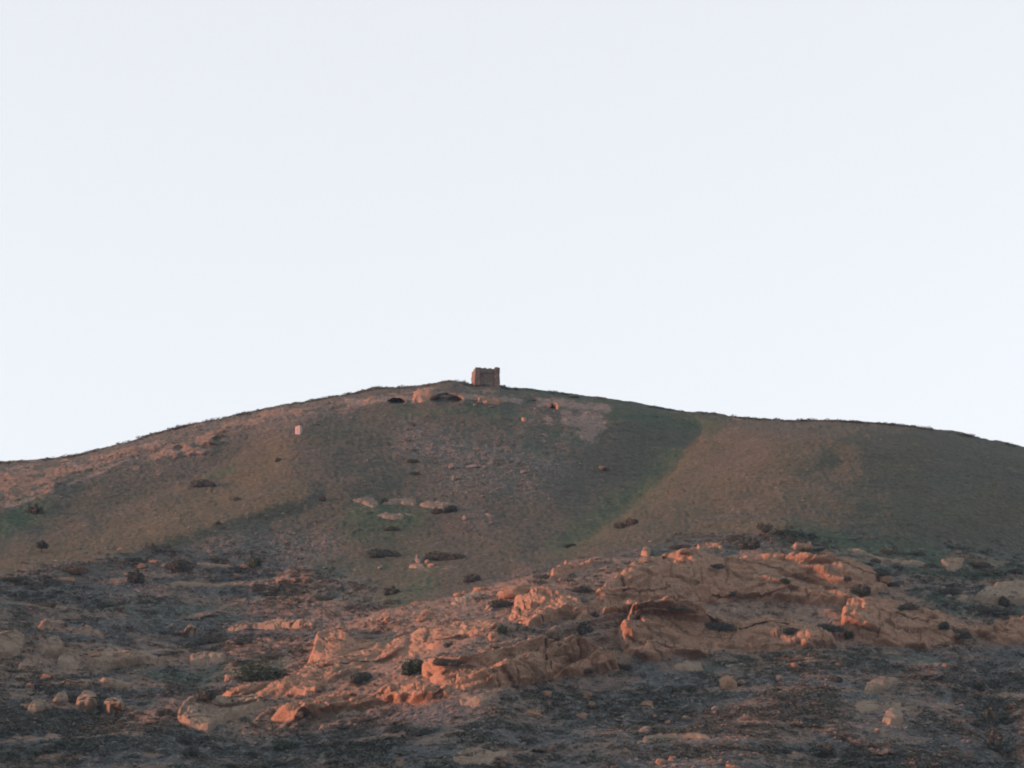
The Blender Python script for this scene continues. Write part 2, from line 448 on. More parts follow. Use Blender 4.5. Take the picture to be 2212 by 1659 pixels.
def rock_mat(name, a, b, c, shelf=0.0):
    M = Mat(name)
    big = M.noise(0.11, 5, 0.62); mid = M.noise(0.6, 5, 0.65, off=13); fine = M.noise(2.6, 4, 0.7, off=31)
    bed = M.noise(0.9, 3, 0.6, stretch=(0.12, 0.12, 1.0), off=7)
    col = M.mix(M.remap(big, 0.38, 0.62), a, b)
    col = M.mix(M.remap(mid, 0.5, 0.68, 0, 0.75), col, c)
    col = M.mix(M.remap(bed, 0.5, 0.62, 0, 0.4), col, tuple(x * 0.72 for x in a))
    col = M.mix(M.remap(fine, 0.3, 0.7, 0.0, 1.0), M.mix(1.0, col, (0.72, 0.70, 0.70), 'MULTIPLY'), M.mix(1.0, col, (1.18, 1.18, 1.16), 'MULTIPLY'))
    gn = s_sep = M.t.nodes.new('ShaderNodeSeparateXYZ')
    M.t.links.new(M.t.nodes.new('ShaderNodeNewGeometry').outputs['Normal'], gn.inputs[0])
    veg = M.math('MULTIPLY', M.remap(gn.outputs[2], 0.66, 0.86), M.remap(mid, 0.42, 0.55))
    col = M.mix(M.math('MULTIPLY', veg, shelf), col, (0.045, 0.046, 0.036))
    M.color(col)
    n1 = M.bump(mid, 0.5, 0.8)
    M.bump(fine, 0.16, 0.8, n1)
    return M.m
M_rock = rock_mat('sandstone', (0.285, 0.186, 0.130), (0.270, 0.164, 0.113), (0.21, 0.155, 0.118), 0.7)
M_slab = rock_mat('pale_sandstone', (0.235, 0.190, 0.146), (0.222, 0.170, 0.130), (0.18, 0.150, 0.122), 0.25)
M_tan = rock_mat('tan_bedrock', (0.20, 0.164, 0.132), (0.185, 0.147, 0.118), (0.145, 0.126, 0.108), 0.5)
M_earth = rock_mat('bare_red_earth', (0.25, 0.165, 0.118), (0.225, 0.138, 0.098), (0.19, 0.136, 0.106), 0.2)
M_stone = rock_mat('grey_stone', (0.195, 0.178, 0.166), (0.175, 0.152, 0.138), (0.15, 0.14, 0.132))

def hill_mat():
    M = Mat('hillside_grass')
    big = M.noise(0.05, 4, 0.6); mid = M.noise(0.35, 5, 0.68, off=5); fine = M.noise(1.7, 4, 0.72, off=11); vf = M.noise(4.5, 2, 0.6, off=19)
    green, sunlit_gold, stony, soil, low = (M.attr(n) for n in ('green', 'sunlit_gold', 'stony', 'soil', 'low'))
    col = M.mix(M.remap(mid, 0.35, 0.66), (0.060, 0.064, 0.054), (0.093, 0.086, 0.072))
    col = M.mix(M.remap(big, 0.4, 0.62, 0, 0.6), col, (0.064, 0.072, 0.054))
    col = M.mix(M.math('MULTIPLY', sunlit_gold, 0.7), col, M.mix(M.remap(fine, 0.3, 0.7), (0.080, 0.076, 0.048), (0.108, 0.097, 0.065)))
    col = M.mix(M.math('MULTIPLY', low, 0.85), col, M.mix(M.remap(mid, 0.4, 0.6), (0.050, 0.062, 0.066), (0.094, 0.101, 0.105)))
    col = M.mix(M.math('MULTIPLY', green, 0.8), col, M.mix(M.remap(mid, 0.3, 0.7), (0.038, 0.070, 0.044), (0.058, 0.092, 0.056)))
    st = M.math('MULTIPLY', stony, M.remap(fine, 0.46, 0.57))
    col = M.mix(st, col, (0.172, 0.160, 0.152))
    col = M.mix(M.remap(M.math('ADD', M.math('MULTIPLY', M.attr('rocky'), 1.6), M.remap(mid, 0.3, 0.55, -0.6, 0.0)), 0.0, 1.0), col, M.mix(M.remap(fine, 0.3, 0.7), (0.155, 0.117, 0.092), (0.220, 0.152, 0.111)))
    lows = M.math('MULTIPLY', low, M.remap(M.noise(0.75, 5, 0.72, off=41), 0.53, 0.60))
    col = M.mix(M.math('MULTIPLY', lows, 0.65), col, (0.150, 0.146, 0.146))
    soilf = M.remap(M.math('ADD', soil, M.remap(M.noise(0.55, 6, .8, off=63), .3, .7, -.6, .6)), .40, .66)
    col = M.mix(M.math('MULTIPLY', soilf, .85), col, M.mix(M.remap(fine, 0.3, 0.7), (0.172, 0.138, 0.120), (0.225, 0.180, 0.154)))
    col = M.mix(M.remap(vf, 0.3, 0.7), M.mix(1.0, col, (0.62, 0.62, 0.64), 'MULTIPLY'), M.mix(1.0, col, (1.36, 1.36, 1.32), 'MULTIPLY'))
    blot = M.noise(0.8, 4, 0.75, stretch=(1.0, 1.0, 1.6), off=77)
    col = M.mix(M.remap(blot, 0.36, 0.64), M.mix(1.0, col, (0.70, 0.71, 0.75), 'MULTIPLY'), M.mix(1.0, col, (1.30, 1.28, 1.25), 'MULTIPLY'))
    M.color(col)
    n1 = M.bump(fine, 0.45, 0.9)
    M.bump(vf, 0.16, 0.9, n1)
    return M.m
M_hill = hill_mat()

def simple(name, c0, c1, scale, bumpd=0.0, rough=0.9):
    M = Mat(name, rough)
    f = M.noise(scale, 4, 0.65)
    M.color(M.mix(M.remap(f, 0.3, 0.7), c0, c1))
    if bumpd: M.bump(f, bumpd, 0.9)
    return M.m
M_leaf_dark = simple('dark_foliage', (0.050, 0.058, 0.054), (0.104, 0.108, 0.090), 2.4)
M_leaf_green = simple('green_foliage', (0.044, 0.062, 0.046), (0.084, 0.106, 0.070), 2.4)
M_leaf_brown = simple('brown_foliage', (0.060, 0.064, 0.054), (0.098, 0.094, 0.078), 1.6)
M_stem = simple('stem_bark', (0.05, 0.04, 0.03), (0.09, 0.07, 0.055), 4.0)
M_scrub = simple('low_scrub', (0.060, 0.072, 0.062), (0.106, 0.112, 0.094), 0.5)
M_tuft = simple('dry_tuft', (0.080, 0.080, 0.060), (0.135, 0.120, 0.088), 0.5)
M_mason = None

# ------------------------------------------------------------------ hill and ground
nr, nc = UU.shape
idx = np.arange(nr * nc).reshape(nr, nc)
quads = np.stack([idx[:-1, :-1], idx[1:, :-1], idx[1:, 1:], idx[:-1, 1:]], -1).reshape(-1, 4)
# behind the ridge and below the frame
back = []
P0 = PH[0]
for dy, dz in ((6, -0.6), (20, -4), (50, -15), (110, -40), (220, -95), (420, -190)):
    b = P0.copy(); b[:, 1] += dy; b[:, 2] = np.maximum(b[:, 2] + dz, -2); back.append(b)
front = []
PL = PH[-1]
for dy, k in ((-40, .5), (-110, .12), (-200, -.2)):
    b = PL.copy(); b[:, 1] += dy; b[:, 2] = b[:, 2] * k - (2 if k < 0 else 0); front.append(b)
allv = np.concatenate([PH.reshape(-1, 3)] + back + front)
extra = []
prev = idx[0]; base = nr * nc
for k in range(len(back)):
    cur = base + np.arange(nc)
    extra.append(np.stack([cur[:-1], prev[:-1], prev[1:], cur[1:]], -1)); prev = cur; base += nc
prev = idx[-1]
for k in range(len(front)):
    cur = base + np.arange(nc)
    extra.append(np.stack([prev[:-1], cur[:-1], cur[1:], prev[1:]], -1)); prev = cur; base += nc
hm = mesh_np('hill', allv, np.concatenate([quads] + extra))
pad = len(back) + len(front)
for nme, arr in (('green', Zg), ('sunlit_gold', Zd), ('stony', Zs), ('soil', Ze), ('low', Zl), ('rocky', Zr)):
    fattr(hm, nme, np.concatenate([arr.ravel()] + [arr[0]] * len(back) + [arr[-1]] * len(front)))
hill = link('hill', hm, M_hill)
hill['kind'] = 'structure'
R_ = 4000.0
gm = mesh_np('ground', [(-R_, -R_, 0), (R_, -R_, 0), (R_, R_, 0), (-R_, R_, 0)], [(0, 1, 2, 3)])
ang = np.linspace(0, 2 * math.pi, 97)[:-1]; rad = np.linspace(0, 1, 40)
AA, RR = np.meshgrid(ang, rad)
kn = np.stack([-152 + 40 * RR * np.cos(AA), 392 + 95 * RR * np.sin(AA), 60.0 * (1 - RR ** 1.7)], -1)  # unseen knoll added left of the view to shade the lower left slope
kf = kn.reshape(-1, 3)
kn[..., 2] += (5.0 * fbm(kf, (16, 16, 16), 4, 901) + 1.2 * fbm(kf, (3, 3, 3), 3, 905)).reshape(RR.shape) * (RR > .01) - 3
ki = np.arange(kn[..., 0].size).reshape(RR.shape); kj = np.roll(ki, -1, axis=1)
km = mesh_np('shade_knoll', kf * 0 + kn.reshape(-1, 3), np.stack([ki[:-1], kj[:-1], kj[1:], ki[1:]], -1).reshape(-1, 4))
shade_knoll = link('shade_knoll', km, M_hill); shade_knoll['kind'] = 'structure'
ground = link('ground', gm, M_hill); ground['kind'] = 'structure'

# ------------------------------------------------------------------ rock patches: cliffs and outcrops grown out of the slope
def rock_patch(name, poly, mat, thick=1.2, cliff=0.0, seed=0, amp=1.0, step=1.3, edge=5.0, cell=5.0, shelf=0.0, wob=1.0):
    poly = np.array(poly, float)
    u0, v0 = poly.min(0) - 14; u1, v1 = poly.max(0) + 14
    u = np.arange(u0, u1, step); v = np.arange(v0, v1, step * 0.8)
    U, V = np.meshgrid(u, v)
    V = np.maximum(V, sil(U) + 1)
    P = bil(PH, U, V); N = bil(NB, U, V)
    N /= np.linalg.norm(N, axis=-1, keepdims=True)
    p3 = P.reshape(-1, 3) + seed * 37.1
    sd = poly_sd(U, V, [tuple(q) for q in poly])
    sd = sd + (5.0 * fbm(p3, (5, 9, 3), 3, seed + 3) + 2.0 * vnoise(p3, 1.2, seed + 8)).reshape(U.shape) * wob
    # rel: 0 at the top edge of the outline, 1 at its foot, column by column
    ins = poly_sd(U, V, [tuple(q) for q in poly]) > 0
    top = np.where(ins, V, 1e9).min(0); bot = np.where(ins, V, -1e9).max(0)
    ok = top < 1e8
    top = np.interp(u, u[ok], top[ok]); bot = np.interp(u, u[ok], bot[ok])
    k = np.ones(9) / 9
    top = np.convolve(np.pad(top, 4, 'edge'), k, 'valid'); bot = np.convolve(np.pad(bot, 4, 'edge'), k, 'valid')
    hgt = np.maximum(bot - top, 4)
    relv = (V - top) / hgt
    e = smooth(sd, -1.0, edge)
    prof = smooth(relv, -0.02, 0.12) * (1 - np.clip((relv - 0.12) / 0.9, 0, 1)) if cliff else 0
    # blocky relief
    b1, c1 = blocks(p3, (cell, cell * 1.3, cell * 0.75), seed + 11)
    b2, c2 = blocks(p3 + 0.5 * vnoise(p3, 2.0, seed)[:, None], (cell * .36, cell * .5, cell * .26), seed + 23)
    b3, c3 = blocks(p3, (cell * .14, cell * .18, cell * .11), seed + 35)
    rr = (0.85 * b1 + 0.30 * b2 + 0.10 * b3 - 0.6 * (1 - smooth(c1, 0, .12)) - 0.2 * (1 - smooth(c2, 0, .16)) + 0.8 * fbm(p3, (9, 9, 5), 4, seed + 50)).reshape(U.shape)
    strata = vnoise(p3, (30, 30, 1.1), seed + 71).reshape(U.shape)
    butt = (0.9 * vnoise(p3, (7, 7, 16), seed + 90) + 1.3 * vnoise(p3, (15, 15, 22), seed + 91) - 0.8 * smooth(ridged(p3, (17, 17, 60), 1, seed + 93), .82, .98)).reshape(U.shape) if cliff else 0.0
    off = e * (thick + amp * (0.62 * rr + 0.3 * strata) * np.minimum(1, 0.35 + thick)) - 0.7 * (1 - e)
    base_rate = 0.33 * hgt * 0.42
    toward = np.zeros_like(P); toward[..., 1] = -1
    toward[..., 0] = -P[..., 0] / P[..., 1]
    Q = P + N * off[..., None]
    if cliff > .2:
        Q = Q + toward * ((1.6 if thick < .7 and cliff > .55 else .5) * beds(U, V, P.reshape(-1, 3)) * e)[..., None]
        Q = Q + toward * (e * smooth(relv, -0.05, 0.3) * (1.5 * butt + 0.3 * (rr)))[..., None]
        Q = Q + toward * (cliff * base_rate * prof * e * (1 + shelf * np.floor(relv * 3) / 3))[..., None]
    if cliff > .3:
        for pts, wd, dp in CRACKS:
            if not any(u0 - 10 < x < u1 + 10 and v0 - 10 < y < v1 + 10 for x, y in pts): continue
            d, _ = line_dist(U + 3 * vnoise(p3, 2.2, 801).reshape(U.shape), V + 3 * vnoise(p3, 2.2, 802).reshape(U.shape), pts)
            Q = Q - toward * (0.5 * dp * np.exp(-(d / wd) ** 2) * e)[..., None]
    keep = sd > -4.0
    ii = np.arange(U.size).reshape(U.shape)
    q = np.stack([ii[:-1, :-1], ii[1:, :-1], ii[1:, 1:], ii[:-1, 1:]], -1)
    kk = keep[:-1, :-1] & keep[1:, :-1] & keep[1:, 1:] & keep[:-1, 1:]
    q = q[kk]
    used, inv = np.unique(q.ravel(), return_inverse=True)
    vv = Q.reshape(-1, 3)[used]
    org = vv.mean(0)
    me = mesh_np(name, vv - org, inv.reshape(-1, 4))
    return link(name, me, mat, loc=org)

CRACKS = [([(1171, 1391), (1176, 1425), (1183, 1462)], 3.2, 3.2), ([(1562, 1217), (1572, 1240), (1568, 1268)], 4, 2.4), ([(1640, 1300), (1648, 1330), (1640, 1350)], 3.5, 2.2),
          ([(1393, 1385), (1405, 1410), (1428, 1426)], 4, 1.8), ([(1345, 1294), (1400, 1301), (1440, 1287)], 3, 1.5), ([(1362, 1347), (1420, 1330), (1480, 1326)], 3.5, 1.8),
          ([(1888, 1326), (1898, 1350), (1896, 1385)], 3, 1.6), ([(2003, 1314), (2020, 1345)], 4, 2.2), ([(1742, 1285), (1746, 1310)], 3, 1.5), ([(1510, 1246), (1545, 1252)], 6, 2.0), ([(1515, 1250), (1512, 1272)], 3, 1.6),
          ([(1300, 1300), (1350, 1280), (1430, 1262)], 3, 1.2), ([(1590, 1290), (1660, 1278), (1740, 1290), (1800, 1283)], 3.5, 1.6), ([(1100, 1330), (1150, 1315), (1200, 1322)], 3, 1.4),
          ([(700, 1452), (790, 1418), (900, 1388), (1000, 1366)], 3, 1.5), ([(640, 1476), (720, 1462)], 3, 1.3), ([(960, 1470), (1010, 1455), (1070, 1470), (1075, 1496)], 3, 1.6), ([(1100, 1440), (1120, 1480)], 3, 1.4), ([(1240, 1392), (1252, 1430), (1246, 1462)], 4, 1.4)]
CLIFFS = [
    ([(1262, 1318), (1290, 1285), (1343, 1252), (1400, 1222), (1515, 1210), (1570, 1214), (1727, 1205), (1854, 1229), (1931, 1250), (1935, 1262), (1870, 1300),
      (1820, 1318), (1720, 1305), (1600, 1300), (1500, 1318), (1440, 1312), (1360, 1330), (1300, 1345)], M_rock, 1.0, .75, 11, 1.2, 7.0),
    ([(1330, 1372), (1365, 1330), (1446, 1312), (1483, 1317), (1510, 1336), (1560, 1352), (1640, 1340), (1720, 1345), (1800, 1362), (1812, 1399), (1706, 1406), (1640, 1412),
      (1520, 1420), (1397, 1432), (1345, 1412)], M_rock, 1.0, .8, 12, 1.2, 6.5),
    ([(1815, 1330), (1830, 1307), (1905, 1303), (1960, 1310), (2012, 1318), (2062, 1336), (2130, 1345), (2212, 1336), (2300, 1345), (2300, 1385), (2212, 1388), (2100, 1374), (1997, 1400),
      (1880, 1400), (1812, 1397)], M_rock, 0.9, .7, 13, 1.1, 5.5),
    ([(905, 1462), (925, 1436), (1017, 1430), (1100, 1405), (1161, 1391), (1238, 1390), (1330, 1413), (1342, 1440), (1269, 1462), (1177, 1475), (1070, 1500), (1000, 1502),
      (962, 1512)], M_rock, 0.9, .75, 14, 1.1, 5.0),
    ([(455, 1512), (540, 1490), (635, 1464), (662, 1426), (684, 1389), (748, 1361), (757, 1384), (837, 1384), (916, 1362), (993, 1349), (1079, 1344), (1080, 1372), (1008, 1384),
      (947, 1402), (874, 1413), (824, 1423), (794, 1438), (742, 1462), (687, 1488), (610, 1508), (520, 1520)], M_rock, 0.9, .75, 15, .35, 9.0),
    ([(560, 1560), (610, 1535), (665, 1512), (742, 1487), (782, 1503), (840, 1487), (916, 1485), (987, 1512), (916, 1524), (849, 1524), (782, 1532), (702, 1543), (640, 1556)], M_rock, 0.9, .7, 16, 1.1, 4.0),
    ([(1091, 1342), (1112, 1300), (1177, 1286), (1223, 1292), (1275, 1325), (1270, 1350), (1223, 1345), (1177, 1354), (1134, 1360)], M_rock, 0.9, .7, 17, 1.1, 4.5),
    ([(1183, 1262), (1196, 1226), (1223, 1215), (1243, 1221), (1287, 1212), (1286, 1231), (1250, 1240), (1225, 1256)], M_rock, 0.9, .8, 18, 1.0, 3.0),
]
for poly, mt, th, cl, sd_, am, ce in CLIFFS:
    o = rock_patch('cliff', poly, mt, th * .6, cl, sd_, am * .7, cell=ce, edge=9.0)
    o['kind'] = 'structure'

# ------------------------------------------------------------------ outcrops: each a thing of its own, bedded in the slope
OUT = 'rock outcrops breaking through the slope'
OUTCROPS = [
    ([(751, 1081), (772, 1074), (794, 1069), (808, 1074), (823, 1088), (818, 1098), (806, 1104), (782, 1094)], 'pale rounded slab at the left end of the row in the mid slope hollow', 1.3, 31),
    ([(822, 1082), (836, 1078), (870, 1076), (901, 1078), (904, 1090), (897, 1097), (860, 1094), (826, 1096)], 'flat pale slab in the middle of the mid slope row', 1.0, 32),
    ([(900, 1092), (920, 1083), (945, 1081), (980, 1086), (1010, 1093), (985, 1098), (960, 1104), (936, 1106), (914, 1099)], 'long pale slab with two dark bushes along its lower edge', 1.1, 33),
    ([(793, 1115), (812, 1109), (835, 1106), (868, 1109), (876, 1117), (868, 1125), (840, 1124), (812, 1120)], 'low pale slab in green grass below the mid slope row', .9, 34),
    ([(866, 1108), (888, 1108), (912, 1116), (898, 1121), (880, 1119)], 'small smooth slab beside the low slab in green grass', .7, 35),
    ([(1035, 1113), (1048, 1108), (1066, 1111), (1078, 1119), (1058, 1121), (1040, 1119)], 'small tan outcrop right of the leaning pale stone', .6, 36),
    ([(2095, 1298), (2120, 1278), (2158, 1262), (2190, 1262), (2240, 1266), (2290, 1280), (2280, 1303), (2212, 1303), (2150, 1305)], 'large smooth pale dome of rock at the right edge of the photo', 2.2, 37),
    ([(2060, 1296), (2076, 1285), (2096, 1285), (2090, 1299), (2074, 1302)], 'small flat slab just left of the large pale dome', .8, 38),
    ([(2068, 1273), (2085, 1270), (2112, 1270), (2110, 1276), (2080, 1278)], 'thin pale ledge above the small slab near the dome', .5, 40),
    ([(1792, 1184), (1815, 1184), (1860, 1192), (1893, 1203), (1935, 1212), (1972, 1213), (2010, 1218), (2000, 1226), (1950, 1222), (1905, 1215), (1885, 1207), (1830, 1192)], 'long pale ledge running down to the right above the cliff', .9, 39),
    ([(2030, 1213), (2062, 1209), (2083, 1212), (2080, 1226), (2062, 1231), (2046, 1229), (2032, 1221)], 'square pale slab at the lower end of the long pale ledge', 1.0, 41),
    ([(1709, 1182), (1720, 1175), (1738, 1174), (1754, 1178), (1756, 1186), (1735, 1190), (1716, 1188)], 'orange lit hump of rock above the broad cliff', 1.1, 42),
    ([(1504, 1189), (1512, 1181), (1526, 1176), (1545, 1181), (1566, 1188), (1562, 1195), (1530, 1195), (1510, 1194)], 'orange pointed outcrop among bushes above the cliff', 1.3, 43),
    ([(1382, 1206), (1386, 1192), (1396, 1189), (1406, 1196), (1404, 1209), (1392, 1211)], 'upright pink block standing above the rock columns', 1.2, 44),
    ([(185, 1436), (205, 1420), (225, 1414), (260, 1414), (288, 1417), (325, 1427), (366, 1434), (352, 1445), (300, 1446), (255, 1449), (210, 1445)], 'long tan rock bank in the lower left with a tapering right end', 1.5, 45),
    ([(408, 1424), (440, 1419), (490, 1421), (486, 1435), (462, 1446), (425, 1446), (410, 1440)], 'tan slab right of the long tan rock bank', 1.0, 46),
    ([(-60, 1392), (0, 1384), (30, 1384), (52, 1394), (50, 1412), (30, 1425), (0, 1432), (-60, 1436)], 'broad tan outcrop cut by the left edge of the photo', 1.6, 47),
    ([(84, 1410), (96, 1398), (116, 1394), (134, 1402), (138, 1416), (118, 1426), (94, 1424)], 'rounded tan hump between two outcrops in the lower left', 1.5, 48),
    ([(122, 1424), (142, 1414), (162, 1416), (176, 1432), (170, 1446), (140, 1446), (122, 1440)], 'tan hump touching the left end of the long rock bank', 1.3, 49),
    ([(34, 1452), (48, 1438), (70, 1432), (84, 1436), (80, 1450), (58, 1462), (40, 1462)], 'tilted brown slab under the broad outcrop at the left edge', 1.0, 50),
    ([(80, 1354), (102, 1347), (140, 1356), (164, 1372), (160, 1380), (138, 1376), (110, 1368), (90, 1362)], 'slanting grey tan ledge high in the dark lower left slope', .9, 51),
    ([(166, 1374), (180, 1364), (206, 1370), (222, 1380), (214, 1387), (190, 1380)], 'short ledge at the right end of the slanting grey ledge', .7, 52),
    ([(394, 1370), (408, 1362), (425, 1366), (428, 1378), (410, 1380)], 'small split block left of the dark bush by the rock band', .9, 53),
    ([(484, 1372), (500, 1364), (545, 1359), (592, 1352), (640, 1356), (682, 1358), (680, 1368), (620, 1370), (560, 1372), (510, 1376)], 'long level rock band in the gully left of the pink cliffs', 1.0, 54),
    ([(120, 1492), (150, 1483), (192, 1480), (200, 1488), (184, 1498), (150, 1502)], 'pale low ledge left of a second pale ledge', .8, 55),
    ([(204, 1486), (230, 1480), (286, 1480), (284, 1490), (250, 1498), (220, 1496)], 'pale low ledge right of a similar ledge in the lower left', .8, 56),
    ([(52, 1538), (70, 1524), (90, 1518), (104, 1524), (98, 1536), (76, 1544)], 'leftmost lump of the row of yellowish rocks in the lower left', 1.1, 57),
    ([(158, 1532), (172, 1516), (190, 1508), (208, 1514), (212, 1534), (190, 1544), (168, 1542)], 'largest lump of the row of yellowish rocks in the lower left', 1.4, 58),
    ([(218, 1536), (232, 1526), (256, 1526), (270, 1534), (262, 1543), (236, 1546)], 'rightmost lump of the row of yellowish rocks in the lower left', 1.0, 59),
    ([(110, 1522), (124, 1512), (140, 1512), (150, 1522), (140, 1530), (120, 1530)], 'small lump in the middle of the row of yellowish rocks', .9, 60),
    ([(382, 1556), (392, 1540), (408, 1528), (450, 1530), (496, 1524), (566, 1516), (574, 1530), (530, 1546), (492, 1560), (450, 1586), (425, 1580), (400, 1574)], 'wide greyish rock face below the end of the diagonal cliff', 1.3, 61),
    ([(1446, 1448), (1462, 1439), (1486, 1436), (1512, 1440), (1530, 1450), (1510, 1457), (1475, 1458)], 'pale smooth hump in dark scrub under the lower cliff', 1.2, 62),
    ([(1552, 1440), (1575, 1440), (1612, 1438), (1600, 1446), (1572, 1449)], 'thin grey slab right of the pale smooth hump', .6, 63),
    ([(1382, 1612), (1400, 1602), (1440, 1596), (1490, 1594), (1540, 1597), (1568, 1602), (1530, 1604), (1480, 1603), (1430, 1607), (1395, 1616)], 'long curved pale ledge across the bottom scree', .9, 64),
    ([(1864, 1500), (1868, 1480), (1890, 1474), (1930, 1478), (1945, 1488), (1910, 1498), (1880, 1504)], 'grey rock face set in the scree at the lower right', 1.1, 65),
    ([(1838, 1536), (1850, 1524), (1890, 1521), (1945, 1524), (1990, 1532), (1960, 1538), (1900, 1542), (1860, 1546)], 'pinkish slab spread across the scree at the lower right', .7, 66),
    ([(1902, 1574), (1908, 1552), (1930, 1543), (1945, 1548), (1956, 1566), (1944, 1580), (1920, 1582)], 'steep pink block below the pinkish slab in the scree', 1.5, 67),
    ([(975, 1640), (1000, 1628), (1035, 1624), (1060, 1632), (1095, 1640), (1090, 1655), (1040, 1660), (985, 1656)], 'pale pink rock patch at the bottom edge below the cliffs', 1.0, 68),
    ([(990, 1523), (1010, 1514), (1040, 1512), (1078, 1514), (1060, 1526), (1020, 1532), (995, 1531)], 'ochre yellow ledge at the foot of the lower cliff', .8, 69),
    ([(790, 1354), (800, 1345), (822, 1340), (846, 1336), (850, 1342), (826, 1348), (806, 1354)], 'narrow rock at the lower left end of the boulder trail', .9, 70),
    ([(968, 1314), (990, 1300), (1020, 1290), (1046, 1290), (1040, 1302), (1010, 1314), (985, 1320)], 'pink sloping slab in the boulder trail above the cliffs', 1.2, 71),
    ([(880, 1230), (886, 1221), (904, 1218), (918, 1222), (918, 1230), (900, 1233)], 'flat grey slab at the foot of the standing stone', .7, 72),
    ([(410, 1220), (430, 1212), (470, 1216), (510, 1222), (500, 1228), (455, 1226)], 'grey ledge between two dark bushes on the left slope', .5, 73),
    ([(345, 1258), (400, 1254), (480, 1256), (592, 1262), (590, 1269), (480, 1267), (390, 1265)], 'long thin pale ledge across the left slope', .6, 74),
    ([(762, 874), (774, 863), (796, 852), (818, 846), (832, 850), (818, 862), (800, 873), (780, 877)], 'orange lit earth hump left of the dark cave mouth', 1.2, 75),
    ([(886, 866), (890, 852), (902, 842), (925, 836), (938, 840), (944, 852), (936, 864), (912, 871), (892, 872)], 'large orange lit earth hump between the two cave hollows', 1.8, 76),
    ([(1030, 868), (1034, 856), (1050, 856), (1076, 860), (1088, 868), (1070, 873), (1045, 872)], 'rubble heap of broken stone below the ruined tower', 1.1, 77),
    ([(1090, 866), (1098, 856), (1114, 856), (1124, 864), (1112, 870)], 'orange earth lump right of the rubble under the tower', 1.0, 78),
    ([(1176, 888), (1182, 878), (1194, 874), (1206, 877), (1212, 885), (1204, 886), (1196, 880), (1186, 883)], 'arched lump of earth with a small hollow under it', 1.0, 79),
    ([(742, 880), (752, 868), (768, 866), (770, 878), (756, 884)], 'pinkish lump at the left end of the summit earth bank', .9, 80),
    ([(1120, 905), (1132, 896), (1148, 897), (1150, 905), (1134, 910)], 'pinkish block left of the bare soil fan', .35, 81),
    ([(158, 1044), (196, 1026), (232, 1010), (274, 991), (276, 996), (236, 1018), (190, 1038), (164, 1049)], 'long orange lit earth bank on the left ridge', .9, 82),
    ([(352, 974), (380, 972), (440, 973), (442, 980), (396, 983), (360, 981)], 'flat orange lit ledge high on the left ridge', .7, 83),
    ([(16, 1088), (40, 1078), (70, 1072), (72, 1080), (40, 1091)], 'orange lit bank low on the left ridge near the photo edge', .8, 84),
    ([(308, 968), (325, 960), (352, 954), (356, 962), (330, 970)], 'small orange lit bank above the flat ledge on the left ridge', .7, 85),
    ([(1008, 968), (1022, 960), (1046, 961), (1058, 967), (1040, 974), (1018, 973)], 'orange tinted outcrop in the stony centre of the upper slope', .8, 86),
]
EARTH = {75, 76, 78, 79, 80, 82, 83, 84, 85, 86, 43, 42, 77, 81, 44}
outs = []
HUMPS = {75, 76, 78, 80, 82, 83, 84, 85, 86}
for poly, lab, th, sd_ in OUTCROPS:
    if sd_ in HUMPS: o = rock_patch('rock_outcrop', poly, M_earth, th * .62, 0.0, sd_, .14, step=1.0, edge=13.0, cell=5.0)
    elif sd_ in EARTH: o = rock_patch('rock_outcrop', poly, M_rock, th * .8, 0.0, sd_, .5, step=1.0, edge=4.0, cell=3.2)
    elif 45 <= sd_ <= 61: o = rock_patch('rock_outcrop', poly, M_slab, th * 1.0, 0.6, sd_, .34, step=1.0, edge=4.0, cell=4.5, wob=.45)
    elif sd_ <= 36: o = rock_patch('rock_outcrop', poly, M_tan, th * .5, 0.1, sd_, .24, step=1.0, edge=7.0, cell=4.5, wob=.8)
    else: o = rock_patch('rock_outcrop', poly, M_slab, th * .8, 0.15, sd_, .26, step=1.0, edge=5.0, cell=4.5, wob=.5)
    tag(o, lab, 'rock outcrop', OUT)
    outs.append(o)

# ------------------------------------------------------------------ where a sheet point meets the slope
bpy.context.view_layer.update()
DG = bpy.context.evaluated_depsgraph_get()
CAMV = Vector(CAM)
def hit(u, v):
    r = ray(np.array(float(u)), np.array(float(v)))
    for k in range(12):
        ok, loc, nor, _, ob, _ = SC.ray_cast(DG, CAMV, Vector(r).normalized())
        if ok: return loc, nor, ob
        v += 2; r = ray(np.array(float(u)), np.array(float(v)))
    return Vector(point(np.array(float(u)), np.array(float(v)), 600.0)), Vector((0, 0, 1)), None
def mpp(loc): return (loc - CAMV).length / FPX

